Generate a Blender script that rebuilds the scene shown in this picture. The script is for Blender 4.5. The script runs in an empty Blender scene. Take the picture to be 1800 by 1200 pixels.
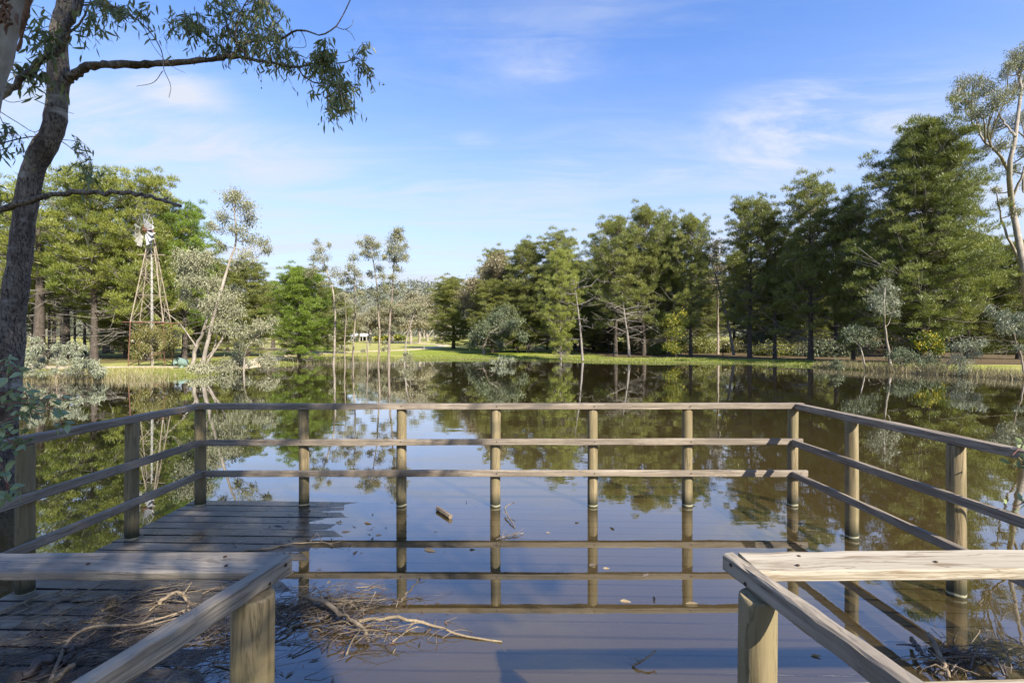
import bpy, math, random
import numpy as np
from mathutils import Vector, Matrix, Quaternion
R = math.radians
sc = bpy.context.scene
col = sc.collection
F_PX = 850.0; HC = 1.66

# ------------------------------------------------------------------ camera
cam = bpy.data.cameras.new('camera'); camo = bpy.data.objects.new('camera', cam); col.objects.link(camo)
camo.location = (0, 0, HC); camo.rotation_euler = (R(90), 0, 0)
cam.sensor_width = 36; cam.lens = 17.0; cam.clip_start = 0.05; cam.clip_end = 5000
sc.camera = camo

# ------------------------------------------------------------------ sun, sky, exposure
SUN_EL, SUN_AZ = 37.0, 143.0            # degrees; azimuth clockwise from +Y (behind the camera, to the right)
sd = Vector((math.sin(R(SUN_AZ))*math.cos(R(SUN_EL)), math.cos(R(SUN_AZ))*math.cos(R(SUN_EL)), math.sin(R(SUN_EL))))
sun = bpy.data.lights.new('sun', 'SUN'); suno = bpy.data.objects.new('sun', sun); col.objects.link(suno)
sun.energy = 5.0; sun.angle = R(0.5); sun.color = (1.0, 0.93, 0.80)
suno.rotation_euler = sd.to_track_quat('Z', 'Y').to_euler()
suno.location = (20, -20, 40)
w = bpy.data.worlds.new('World'); sc.world = w; w.use_nodes = True
wn, wl = w.node_tree.nodes, w.node_tree.links
for n in list(wn): wn.remove(n)
def WN(t, **k):
    n = wn.new(t)
    for a, b in k.items(): setattr(n, a, b)
    return n
def wmath(op, a, b=None, c=None, clamp=False):
    n = WN('ShaderNodeMath', operation=op); n.use_clamp = clamp
    for i, v in enumerate((a, b, c)):
        if v is None: continue
        if isinstance(v, (int, float)): n.inputs[i].default_value = v
        else: wl.new(v, n.inputs[i])
    return n.outputs[0]
sky = WN('ShaderNodeTexSky'); sky.sky_type = 'NISHITA'; sky.sun_disc = False
sky.sun_elevation = R(SUN_EL); sky.sun_rotation = R(SUN_AZ); sky.air_density = 1.3; sky.dust_density = 0.3; sky.ozone_density = 2.5
SKY_STRENGTH = 0.098
tc = WN('ShaderNodeTexCoord')
sx = WN('ShaderNodeSeparateXYZ'); wl.new(tc.outputs['Generated'], sx.inputs[0])
zc = wmath('MAXIMUM', sx.outputs[2], 0.0)
den = wmath('ADD', zc, 0.10)
cu = wmath('DIVIDE', sx.outputs[0], den); cv = wmath('DIVIDE', sx.outputs[1], den)
cb = WN('ShaderNodeCombineXYZ'); wl.new(cu, cb.inputs[0]); wl.new(cv, cb.inputs[1])
def cloud_noise(scale, loc, sc_, rot, det=7, rough=0.6, dist=1.2):
    mp = WN('ShaderNodeMapping'); mp.inputs['Location'].default_value = loc; mp.inputs['Scale'].default_value = sc_
    mp.inputs['Rotation'].default_value = (0, 0, R(rot)); wl.new(cb.outputs[0], mp.inputs[0])
    nz = WN('ShaderNodeTexNoise'); nz.inputs['Scale'].default_value = scale; nz.inputs['Detail'].default_value = det
    nz.inputs['Roughness'].default_value = rough; nz.inputs['Distortion'].default_value = dist
    wl.new(mp.outputs[0], nz.inputs['Vector']); return nz.outputs[0]
def ramp01(x, a, b):
    n = WN('ShaderNodeMapRange'); n.interpolation_type = 'SMOOTHSTEP'; wl.new(x, n.inputs[0])
    n.inputs[1].default_value = a; n.inputs[2].default_value = b; n.inputs[3].default_value = 0; n.inputs[4].default_value = 1
    return n.outputs[0]
wisps = ramp01(cloud_noise(0.55, (3.1, 1.7, 0), (0.7, 1.35, 1), -14, 8, .62, .9), .42, .74)
streak = ramp01(cloud_noise(1.5, (7.2, 4.4, 0), (0.45, 2.2, 1), 10, 8, .6, 1.4), .36, .72)
def blob(px, py, wx, wz):          # a patch of sky round one direction, where cirrus gathers
    d = Vector(((px-900)/F_PX, 1, (600-py)/F_PX)).normalized()
    vs = WN('ShaderNodeVectorMath', operation='SUBTRACT'); wl.new(tc.outputs['Generated'], vs.inputs[0]); vs.inputs[1].default_value = d
    vm = WN('ShaderNodeVectorMath', operation='MULTIPLY'); wl.new(vs.outputs[0], vm.inputs[0]); vm.inputs[1].default_value = (1/wx, 1/max(wx, wz), 1/wz)
    vl = WN('ShaderNodeVectorMath', operation='LENGTH'); wl.new(vm.outputs[0], vl.inputs[0])
    n = WN('ShaderNodeMapRange'); n.interpolation_type = 'SMOOTHSTEP'; wl.new(vl.outputs['Value'], n.inputs[0])
    n.inputs[1].default_value = 1.0; n.inputs[2].default_value = 0.0; n.inputs[3].default_value = 0; n.inputs[4].default_value = 1
    return n.outputs[0]
acc = None
for (bx, by, wx, wz, g) in ((1420, 235, .26, .12, 1.25), (310, 165, .12, .055, 1.0), (330, 262, .42, .10, 1.0), (1020, 290, .20, .09, .75), (620, 330, .5, .09, .55), (960, 105, .12, .05, .5), (1180, 300, .16, .05, .6), (230, 205, .2, .04, .9), (1330, 215, .2, .05, .9), (840, 245, .06, .02, .6), (1050, 320, .14, .03, .8)):
    t = wmath('MULTIPLY', blob(bx, by, wx, wz), g)
    acc = t if acc is None else wmath('MAXIMUM', acc, t)
patch = wmath('MULTIPLY', acc, ramp01(cloud_noise(1.1, (1.2, 9.4, 0), (0.8, 1.9, 1), 22, 9, .62, 1.6), .38, .66))
wf = wmath('MULTIPLY', wmath('MULTIPLY', wisps, streak), 0.5)
hz = WN('ShaderNodeMapRange'); wl.new(zc, hz.inputs[0]); hz.interpolation_type = 'SMOOTHSTEP'
hz.inputs[1].default_value = 0.54; hz.inputs[2].default_value = 0.0; hz.inputs[3].default_value = 0.0; hz.inputs[4].default_value = 0.95
veil = wmath('MULTIPLY', hz.outputs[0], wmath('ADD', wmath('MULTIPLY', streak, .45), .85))
fac = wmath('MAXIMUM', wmath('ADD', wf, wmath('MULTIPLY', patch, 1.0)), 0.0)
inv = wmath('MULTIPLY', wmath('SUBTRACT', 1, fac, clamp=True), wmath('SUBTRACT', 1, veil, clamp=True))
fac = wmath('SUBTRACT', 1, inv, clamp=True)
tintn = WN('ShaderNodeMix'); tintn.data_type = 'RGBA'; tintn.blend_type = 'MULTIPLY'; tintn.inputs[0].default_value = 1
wl.new(sky.outputs[0], tintn.inputs[6]); tintn.inputs[7].default_value = (0.70, 0.86, 1.24, 1)
mixn = WN('ShaderNodeMix'); mixn.data_type = 'RGBA'; wl.new(fac, mixn.inputs[0])
wl.new(tintn.outputs[2], mixn.inputs[6]); mixn.inputs[7].default_value = (3.45, 3.72, 4.30, 1)
bg = WN('ShaderNodeBackground'); wl.new(mixn.outputs[2], bg.inputs[0]); bg.inputs[1].default_value = SKY_STRENGTH
wo = WN('ShaderNodeOutputWorld'); wl.new(bg.outputs[0], wo.inputs[0])
vs_ = sc.view_settings; vs_.view_transform = 'Standard'; vs_.look = 'None'; vs_.gamma = 1; vs_.exposure = 1.2
try: vs_.use_curve_mapping = False
except Exception: pass
sc.render.engine = 'CYCLES'
sc.cycles.use_denoising = True
sc.cycles.max_bounces = 8; sc.cycles.transparent_max_bounces = 8; sc.cycles.diffuse_bounces = 3
sc.cycles.caustics_reflective = False; sc.cycles.caustics_refractive = False

# ------------------------------------------------------------------ helpers
class Geo:
    def __init__(s): s.V = []; s.F = {3: [], 4: []}; s.T = []; s.n = 0
    def add(s, V, F, tint=0.5):
        V = np.asarray(V, float).reshape(-1, 3); F = np.asarray(F, int)
        s.V.append(V); s.F[F.shape[1]].append(F + s.n)
        s.T.append(np.full(len(V), tint) if np.isscalar(tint) else np.asarray(tint, float)); s.n += len(V); return s
    def mesh(s, name, mats, smooth=True):
        V = np.concatenate(s.V); T = np.concatenate(s.T)
        me = bpy.data.meshes.new(name)
        f3 = np.concatenate(s.F[3]) if s.F[3] else np.zeros((0, 3), int); f4 = np.concatenate(s.F[4]) if s.F[4] else np.zeros((0, 4), int)
        loops = np.concatenate([f3.ravel(), f4.ravel()]); tot = np.concatenate([np.full(len(f3), 3), np.full(len(f4), 4)])
        start = np.concatenate([[0], np.cumsum(tot)[:-1]]) if len(tot) else tot
        me.vertices.add(len(V)); me.vertices.foreach_set('co', V.astype(np.float32).ravel())
        me.loops.add(len(loops)); me.loops.foreach_set('vertex_index', loops.astype(np.int32))
        me.polygons.add(len(tot)); me.polygons.foreach_set('loop_start', start.astype(np.int32)); me.polygons.foreach_set('loop_total', tot.astype(np.int32))
        me.polygons.foreach_set('use_smooth', np.full(len(tot), smooth))
        me.update(calc_edges=True)
        a = me.attributes.new('tint', 'FLOAT', 'POINT'); a.data.foreach_set('value', T.astype(np.float32))
        for m in (mats if isinstance(mats, (list, tuple)) else [mats]): me.materials.append(m)
        return me
def ob(name, me, parent=None, loc=None, rot=None, label=None):
    o = bpy.data.objects.new(name, me); col.objects.link(o)
    if parent is not None: o.parent = parent
    if loc is not None: o.location = loc
    if rot is not None: o.rotation_euler = rot
    if label: o['label'] = label
    return o
def tag(o, label=None, cat=None, group=None, kind=None):
    if label: o['label'] = label
    if cat: o['category'] = cat
    if group: o['group'] = group
    if kind: o['kind'] = kind
    return o
def thing(name, label, cat, loc=(0, 0, 0), rz=0, group=None):
    o = bpy.data.objects.new(name, None); col.objects.link(o); o.location = loc; o.rotation_euler = (0, 0, rz); o.empty_display_size = .2
    return tag(o, label, cat, group)
def P(px, py, d): return np.array(((px-900)/F_PX*d, d, HC-(py-600)/F_PX*d))
def W(px, py, z=0.0):
    d = F_PX*(HC-z)/(py-600); return np.array(((px-900)/F_PX*d, d, z))
def unit(v): return v/(np.linalg.norm(v, axis=-1, keepdims=True)+1e-9)
def tube(g, pts, rad, sides=6, tint=.5, cap=False):
    pts = np.asarray(pts, float); n = len(pts); rad = np.broadcast_to(np.asarray(rad, float), (n,))
    t = np.gradient(pts, axis=0); t = unit(t)
    ref = np.array([0, 0, 1.]) if abs(t[0][2]) < .8 else np.array([1., 0, 0])
    a = unit(np.cross(t, ref)); b = np.cross(t, a)
    for i in range(1, n):
        if np.dot(a[i], a[i-1]) < 0: a[i] = -a[i]; b[i] = -b[i]
    th = np.arange(sides)*2*math.pi/sides
    ring = a[:, None, :]*np.cos(th)[None, :, None] + b[:, None, :]*np.sin(th)[None, :, None]
    V = (pts[:, None, :] + ring*rad[:, None, None]).reshape(-1, 3)
    i = np.arange(n-1)[:, None]*sides; j = np.arange(sides)[None, :]; k = (j+1) % sides
    F = np.stack([i+j, i+k, i+sides+k, i+sides+j], -1).reshape(-1, 4)
    g.add(V, F, tint)
    if cap:
        for e, s in ((0, 1), (n-1, -1)):
            base = e*sides
            V2 = np.concatenate([V[base:base+sides], pts[e:e+1]])
            q = np.arange(sides); g.add(V2, np.stack([q, (q+1) % sides, np.full(sides, sides)], -1), tint)
def spline(pts, n):
    pts = np.asarray(pts, float); m = len(pts)
    if m == 2: t = np.linspace(0, 1, n)[:, None]; return pts[0]*(1-t)+pts[1]*t
    pp = np.concatenate([[2*pts[0]-pts[1]], pts, [2*pts[-1]-pts[-2]]]); out = []
    for u in np.linspace(0, m-1-1e-6, n):
        i = int(u); f = u-i; p0, p1, p2, p3 = pp[i:i+4]
        out.append(.5*((2*p1)+(-p0+p2)*f+(2*p0-5*p1+4*p2-p3)*f*f+(-p0+3*p1-3*p2+p3)*f**3))
    return np.array(out)
def blades(g, C, D, L, wd, rng, tint):
    n = len(C); D = unit(D); s = unit(np.cross(D, rng.normal(size=(n, 3))))
    L = np.broadcast_to(L, (n,))[:, None]; wd = np.broadcast_to(wd, (n,))[:, None]
    V = np.stack([C-s*wd*.5, C+s*wd*.5, C+D*L], 1).reshape(-1, 3)
    g.add(V, np.arange(3*n).reshape(-1, 3), np.repeat(tint, 3))
def leaves(g, C, D, L, wd, rng, tint):
    n = len(C); D = unit(D); s = unit(np.cross(D, rng.normal(size=(n, 3))))
    L = np.broadcast_to(L, (n,))[:, None]; wd = np.broadcast_to(wd, (n,))[:, None]
    nrm = np.cross(D, s)
    m = C+D*L*.42+nrm*L*.08
    V = np.stack([C, m-s*wd*.5, C+D*L, m+s*wd*.5], 1).reshape(-1, 3)
    g.add(V, np.arange(4*n).reshape(-1, 4), np.repeat(tint, 4))

# ------------------------------------------------------------------ materials
def nm(name):
    m = bpy.data.materials.new(name); m.use_nodes = True; m.node_tree.nodes.clear(); return m, m.node_tree.nodes, m.node_tree.links
class NT:
    def __init__(s, name): s.m, s.n, s.l = nm(name)
    def N(s, t, inp=None, **k):
        n = s.n.new(t)
        for a, b in k.items(): setattr(n, a, b)
        for a, b in (inp or {}).items():
            if hasattr(b, 'is_output'): s.l.new(b, n.inputs[a])
            else: n.inputs[a].default_value = b
        return n
    def math(s, op, a, b=0.0, c=0.0, clamp=False):
        n = s.N('ShaderNodeMath', {0: a, 1: b, 2: c}, operation=op); n.use_clamp = clamp; return n.outputs[0]
    def ramp(s, x, a, b, lo=0.0, hi=1.0):
        return s.N('ShaderNodeMapRange', {0: x, 1: a, 2: b, 3: lo, 4: hi}).outputs[0]
    def mix(s, f, a, b, mode='MIX'):
        n = s.n.new('ShaderNodeMix'); n.data_type = 'RGBA'; n.blend_type = mode
        for i, v in ((0, f), (6, a), (7, b)):
            if hasattr(v, 'is_output'): s.l.new(v, n.inputs[i])
            elif isinstance(v, tuple): n.inputs[i].default_value = (*v, 1) if len(v) == 3 else v
            else: n.inputs[i].default_value = v
        return n.outputs[2]
    def noise(s, vec, scale, det=4, rough=.55, dist=0.0):
        n = s.N('ShaderNodeTexNoise', {'Scale': scale, 'Detail': det, 'Roughness': rough, 'Distortion': dist})
        if vec is not None: s.l.new(vec, n.inputs['Vector'])
        return n.outputs[0]
    def mapping(s, vec, scale, loc=(0, 0, 0), rot=(0, 0, 0)):
        return s.N('ShaderNodeMapping', {0: vec, 'Scale': scale, 'Location': loc, 'Rotation': rot}).outputs[0]
    def bump(s, h, strength, dist=.01):
        return s.N('ShaderNodeBump', {'Height': h, 'Strength': strength, 'Distance': dist}).outputs[0]
    def coord(s, k='Object'): return s.N('ShaderNodeTexCoord').outputs[k]
    def out(s, sh, disp=None): s.l.new(sh, s.N('ShaderNodeOutputMaterial').inputs[0]); return s.m
    def bsdf(s, color, rough=.7, normal=None, spec=.4, metal=0.0):
        n = s.N('ShaderNodeBsdfPrincipled', {'Base Color': color if hasattr(color, 'is_output') else (*color, 1), 'Roughness': rough, 'Specular IOR Level': spec, 'Metallic': metal})
        if normal is not None: s.l.new(normal, n.inputs['Normal'])
        return n.outputs[0]
def leaf_mat(name, c1, c2, trans=.35, gloss=.06, c3=None, th=.93):
    t = NT(name)
    at = t.N('ShaderNodeAttribute', attribute_name='tint').outputs['Fac']
    rnd = t.N('ShaderNodeObjectInfo').outputs['Random']
    f = t.math('ADD', at, t.math('MULTIPLY', t.math('SUBTRACT', rnd, .5), .30), clamp=True)
    c = t.mix(f, c1, c2)
    if c3: c = t.mix(t.ramp(at, th, th+.04), c, c3)
    d = t.N('ShaderNodeBsdfDiffuse', {0: c}).outputs[0]
    tr = t.N('ShaderNodeBsdfTranslucent', {0: t.mix(.35, c, (.35, .40, .05), 'MIX') if trans > .3 else c}).outputs[0]
    m1 = t.N('ShaderNodeMixShader', {0: trans, 1: d, 2: tr}).outputs[0]
    gl = t.N('ShaderNodeBsdfGlossy', {0: (1, 1, 1, 1), 1: .45}).outputs[0]
    return t.out(t.N('ShaderNodeMixShader', {0: gloss, 1: m1, 2: gl}).outputs[0])
def simple_mat(name, c1, c2, scale=6, rough=.75, bump=.3, stretch=(1, 1, 1), spec=.3, metal=0, dist=.01):
    t = NT(name); v = t.mapping(t.coord(), stretch)
    a = t.noise(v, scale, 6, .65); b = t.noise(v, scale*4.3, 4, .6)
    f = t.ramp(t.math('ADD', t.math('MULTIPLY', a, .65), t.math('MULTIPLY', b, .35)), .35, .65)
    return t.out(t.bsdf(t.mix(f, c1, c2), rough, t.bump(b, bump, dist), spec, metal))
def wood_mat(name, dark, mid, light, axis='X', stain=None, wet=False, rough=.75, grain=1.0, tide=False, gloss=.3):
    t = NT(name); c = t.coord(); rnd = t.N('ShaderNodeObjectInfo').outputs['Random']
    off = t.N('ShaderNodeCombineXYZ', {0: t.math('MULTIPLY', rnd, 37.0), 1: t.math('MULTIPLY', rnd, 11.0), 2: t.math('MULTIPLY', rnd, 23.0)}).outputs[0]
    v = t.N('ShaderNodeVectorMath', {0: c, 1: off}, operation='ADD').outputs[0]
    lo = {'X': (1.0, 17, 17), 'Z': (15, 15, .9)}[axis]; hi = {'X': (2.4, 62, 62), 'Z': (48, 48, 2.0)}[axis]
    bl = {'X': (1.4, 5, 5), 'Z': (6, 6, 2)}[axis]
    g1 = t.noise(t.mapping(v, lo), 1.0, 5, .6, .9); g2 = t.noise(t.mapping(v, hi), 1.0, 3, .6, .3); g3 = t.noise(t.mapping(v, bl), 1.0, 4, .55, .3)
    f = t.ramp(t.math('ADD', t.math('MULTIPLY', g1, .6), t.math('MULTIPLY', g3, .4)), .36, .64)
    colr = t.mix(f, mid, light)
    crack = t.ramp(g2, .46, .33); colr = t.mix(t.math('MULTIPLY', crack, .75), colr, dark); colr = t.mix(t.math('MULTIPLY', t.ramp(g2, .56, .68), .35), colr, light)
    seam = t.ramp(t.math('ABSOLUTE', t.math('SUBTRACT', g1, .5)), .02, .0); colr = t.mix(t.math('MULTIPLY', seam, .75), colr, dark)
    vo = t.N('ShaderNodeTexVoronoi', {'Scale': 1.0}); t.l.new(t.mapping(v, {'X': (1.7, 9, 9), 'Z': (9, 9, 2.1)}[axis]), vo.inputs['Vector'])
    kn = t.ramp(vo.outputs['Distance'], .13, .05); colr = t.mix(t.math('MULTIPLY', kn, .6), colr, dark)
    if stain:
        s = t.ramp(t.noise(t.mapping(v, (2.6, 2.6, 2.6)), 1.0, 5, .65), .42, .60); colr = t.mix(t.math('MULTIPLY', s, .7), colr, stain)
    rg = rough
    gz = t.N('ShaderNodeSeparateXYZ', {0: t.N('ShaderNodeNewGeometry').outputs['Position']}).outputs[2]
    if tide:
        wob = t.math('ADD', gz, t.math('MULTIPLY', t.math('SUBTRACT', g3, .5), .05))
        colr = t.mix(t.ramp(wob, .16, .05), colr, (.035, .034, .018))
        colr = t.mix(t.math('MULTIPLY', t.ramp(wob, .012, .017), t.ramp(wob, .030, .025)), colr, (.30, .28, .19))
    if wet:
        wm = t.ramp(t.noise(t.N('ShaderNodeNewGeometry').outputs['Position'], 1.6, 5, .6), .38, .60)
        px = t.N('ShaderNodeSeparateXYZ', {0: t.N('ShaderNodeNewGeometry').outputs['Position']}).outputs[0]
        wm = t.math('MAXIMUM', wm, t.ramp(px, -2.95, -2.5), clamp=True)
        dry = colr; colr = t.mix(wm, colr, t.mix(.72, colr, (.008, .007, .006)))
        colr = t.mix(t.ramp(gz, -.001, -.016), colr, t.mix(.6, dry, (.27, .195, .115)))
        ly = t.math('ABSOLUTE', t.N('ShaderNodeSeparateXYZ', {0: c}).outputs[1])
        colr = t.mix(t.ramp(t.math('ADD', ly, t.math('MULTIPLY', t.math('SUBTRACT', g1, .5), .006)), .0615, .0665), colr, (.012, .011, .010))  # gap shade put into the colour: board edges darkened so gaps read dark
        rg = t.ramp(wm, 0, 1, .75, .22)
    h = t.math('ADD', t.math('MULTIPLY', g1, .7), t.math('MULTIPLY', g2, .5))
    nrm = t.bump(h, .7*grain, .006)
    return t.out(t.bsdf(colr, rg, nrm, gloss))

M = {}
M['rail'] = wood_mat('weathered_rail', (.075, .055, .04), (.185, .145, .105), (.335, .28, .215), 'X', (.16, .13, .10))
M['rail_pale'] = wood_mat('pale_weathered_plank', (.14, .095, .05), (.29, .245, .18), (.41, .36, .28), 'X', None)
M['rail_grey'] = wood_mat('grey_weathered_plank', (.09, .07, .05), (.24, .20, .15), (.38, .325, .255), 'X', (.18, .15, .12))
M['post'] = wood_mat('treated_pine_post', (.06, .045, .022), (.165, .12, .06), (.29, .23, .135), 'Z', (.17, .14, .07), tide=True)
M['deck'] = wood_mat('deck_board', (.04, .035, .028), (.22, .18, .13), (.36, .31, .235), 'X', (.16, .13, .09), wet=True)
M['nail'] = simple_mat('rusted_nail', (.03, .015, .01), (.08, .04, .02), 60)
M['bark_pine'] = simple_mat('pine_bark', (.035, .028, .022), (.13, .105, .085), 5, .9, .9, (3, 3, .7), dist=.04)
M['bark_dead'] = simple_mat('dead_grey_wood', (.13, .11, .095), (.30, .27, .24), 4, .9, .5, (4, 4, .6))
M['bark_gum'] = simple_mat('pale_gum_bark', (.13, .10, .07), (.34, .28, .22), 1.6, .8, .3, (2, 2, .6))
M['bark_white'] = simple_mat('white_gum_bark', (.15, .12, .09), (.40, .35, .29), 1.8, .8, .2, (1, 1, .8))
M['twig'] = simple_mat('thin_twig', (.10, .07, .05), (.23, .18, .14), 20, .8, .2)
M['twig_red'] = simple_mat('red_twig', (.16, .05, .03), (.30, .12, .07), 20, .7, .2)
M['pine'] = leaf_mat('pine_needles', (.095, .122, .028), (.280, .285, .068), .34, .03)
M['pine_dark'] = leaf_mat('dark_pine_needles', (.092, .115, .026), (.275, .275, .065), .34, .03)
M['pine_yellow'] = leaf_mat('yellow_pine_needles', (.120, .150, .022), (.320, .330, .060), .34, .03)
M['pine_bright'] = leaf_mat('bright_pine_needles', (.095, .160, .016), (.240, .320, .040), .34, .03)
M['pine_lime'] = leaf_mat('lime_needles', (.150, .180, .025), (.350, .370, .080), .34, .03)
M['gum'] = leaf_mat('gum_leaves', (.13, .14, .07), (.34, .33, .18), .27, .03)
M['gum_grey'] = leaf_mat('grey_gum_leaves', (.16, .17, .095), (.42, .40, .25), .24, .03)
M['gum_teal'] = leaf_mat('bluegrey_leaves', (.065, .09, .045), (.19, .21, .11), .2, .03)
M['gum_tan'] = leaf_mat('tan_gum_leaves', (.11, .095, .045), (.27, .22, .115), .2, .05)
M['gum_far'] = leaf_mat('far_gum_leaves', (.16, .15, .085), (.33, .29, .17), .2, .04)
M['gum_pale'] = leaf_mat('pale_sage_leaves', (.13, .155, .09), (.36, .37, .24), .25, .04)
M['gum_near'] = leaf_mat('near_gum_leaves', (.095, .125, .050), (.27, .285, .115), .34, .035, (.32, .26, .09))
M['juv'] = leaf_mat('juvenile_gum_leaves', (.12, .19, .09), (.31, .38, .18), .32, .05, (.30, .28, .06))
M['wattle'] = leaf_mat('wattle_leaves', (.05, .085, .012), (.18, .20, .03), .25, .02, (.48, .38, .03), .72)
M['olive'] = leaf_mat('olive_leaves', (.09, .10, .02), (.25, .21, .05), .25, .05)
M['grass'] = leaf_mat('grass_blades', (.15, .20, .025), (.36, .31, .12), .3, .03)
M['straw'] = leaf_mat('dry_reeds', (.18, .15, .07), (.40, .34, .19), .3, .03)
M['stick'] = simple_mat('driftwood', (.08, .058, .038), (.27, .21, .14), 14, .8, .4)
M['stick_dark'] = simple_mat('wet_driftwood', (.02, .015, .012), (.10, .07, .05), 14, .45, .4, spec=.6)
M['straw_stick'] = simple_mat('pale_twigs', (.14, .10, .06), (.33, .26, .16), 14, .8, .3)

def trunk_mat():
    t = NT('near_gum_bark'); c = t.coord()
    a = t.noise(t.mapping(c, (3, 3, 1.2)), 1.0, 6, .6, .8); b = t.noise(t.mapping(c, (14, 14, 30)), 1.0, 4, .6); e = t.noise(t.mapping(c, (1.2, 1.2, 4.0)), 1.0, 3, .6)
    f = t.ramp(t.math('ADD', t.math('MULTIPLY', a, .6), t.math('MULTIPLY', b, .4)), .38, .62)
    fine = t.noise(t.mapping(c, (55, 55, 16)), 1.0, 5, .7)
    cc = t.mix(f, (.075, .058, .045), (.25, .205, .165)); cc = t.mix(t.ramp(fine, .52, .40), cc, (.03, .024, .018))
    cc = t.mix(t.ramp(e, .60, .72), cc, (.36, .33, .28))
    cc = t.mix(t.math('MULTIPLY', t.ramp(t.noise(t.mapping(c, (5, 5, .8)), 1.0, 3), .60, .70), .8), cc, (.035, .024, .018))
    return t.out(t.bsdf(cc, .85, t.bump(t.math('ADD', a, t.math('ADD', t.math('MULTIPLY', b, .4), t.math('MULTIPLY', fine, .5))), .8, .02), .25))
M['trunk'] = trunk_mat()

def water_mat():
    t = NT('pond_water'); pos = t.N('ShaderNodeNewGeometry').outputs['Position']
    n1 = t.noise(t.mapping(pos, (1.1, 2.6, 1), (0, 0, 0), (0, 0, R(8))), 1.0, 3, .5, .3)
    n2 = t.noise(t.mapping(pos, (.25, .9, 1), (5, 3, 0), (0, 0, R(-6))), 1.0, 2, .5, .2)
    n3 = t.noise(t.mapping(pos, (7, 14, 1)), 1.0, 2, .5)
    calm = t.ramp(t.noise(t.mapping(pos, (.10, .16, 1), (2, 7, 0)), 1.0, 2, .5), .42, .60, .35, 2.2)
    h = t.math('ADD', t.math('ADD', t.math('MULTIPLY', n1, .5), t.math('MULTIPLY', n2, 1.0)), t.math('MULTIPLY', n3, .05)); h = t.math('MULTIPLY', h, calm)
    nr = t.N('ShaderNodeBump', {'Height': h, 'Strength': 1.0, 'Distance': .0016}).outputs[0]
    murk = t.mix(t.ramp(t.noise(t.mapping(pos, (.22, .6, 1)), 1.0, 3, .5), .35, .65), (.22, .150, .052), (.28, .195, .075))
    d = t.N('ShaderNodeBsdfDiffuse', {0: murk}).outputs[0]
    tr = t.N('ShaderNodeBsdfTransparent', {0: (.95, .90, .76, 1)}).outputs[0]
    body = t.N('ShaderNodeMixShader', {0: .15, 1: tr, 2: d}).outputs[0]
    gl = t.N('ShaderNodeBsdfGlossy', {0: (.95, .97, 1, 1), 1: .012}); t.l.new(nr, gl.inputs['Normal'])
    fr = t.N('ShaderNodeFresnel', {'IOR': 1.75}); t.l.new(nr, fr.inputs['Normal'])
    f = t.math('MINIMUM', t.math('MULTIPLY', fr.outputs[0], 1.55), .90)
    return t.out(t.N('ShaderNodeMixShader', {0: f, 1: body, 2: gl.outputs[0]}).outputs[0])
M['water'] = water_mat()

# ------------------------------------------------------------------ terrain
shore = np.array([(-30, 19), (-22.5, 20.6), (-18.2, 21.0), (-15.0, 21.5), (-15.6, 25), (-17.6, 30), (-16.3, 34.5), (-16.2, 40.5), (-10.1, 43.5), (-1.0, 44.5), (6.1, 39.2), (11, 37.4), (17.2, 36.6), (19.7, 31.4), (20.3, 27.5), (21.6, 23.8), (22.6, 20.8),
                  (24.5, 15), (25, 5), (21, -3), (9, -5), (-12, -5), (-27, -3), (-33, 6)], float)
def shore_dist(x, y):
    p = np.stack([x, y], -1); best = np.full(x.shape, 1e9); ins = np.zeros(x.shape, bool)
    for i in range(len(shore)):
        a = shore[i]; b = shore[(i+1) % len(shore)]; ab = b-a
        t = np.clip(((p-a)@ab)/(ab@ab), 0, 1)[..., None]
        best = np.minimum(best, np.linalg.norm(p-(a+t*ab), axis=-1))
        c = ((a[1] > y) != (b[1] > y)) & (x < (b[0]-a[0])*(y-a[1])/(b[1]-a[1]+1e-12)+a[0]); ins ^= c
    return np.where(ins, -best, best)
def zt(x, y):
    x = np.asarray(x, float); y = np.asarray(y, float); d = shore_dist(x, y)
    wob = .35*np.sin(x*.7+np.sin(y*.9))+.25*np.sin(x*1.9+y*1.3)
    d = d+wob*np.exp(-np.abs(d)/3)
    land = .26*(1-np.exp(-np.maximum(d, 0)/2.5))+.019*np.maximum(0, y-46)*(1-np.clip((y-200)/200, 0, 1)*.3)
    land = land+.03*np.sin(x*.31)*np.cos(y*.23)*np.clip(d/4, 0, 1)
    k = np.clip((y-300)/170, 0, 1); k = k*k*(3-2*k)
    hill = k*(36+11*np.sin(x*.012+1.9)+4*np.sin(x*.045))
    return np.where(d > 0, land+hill, np.maximum(-.75, .16*d))
xs = np.concatenate([np.linspace(-700, -70, 36), np.arange(-68, 68, .7), np.linspace(70, 700, 36)])
ys = np.concatenate([np.linspace(-60, -10, 12), np.arange(-9, 75, .6), np.geomspace(76, 760, 60)])
X, Y = np.meshgrid(xs, ys); Z = zt(X, Y); nx, ny = len(xs), len(ys)
sdist = shore_dist(X, Y)
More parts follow.
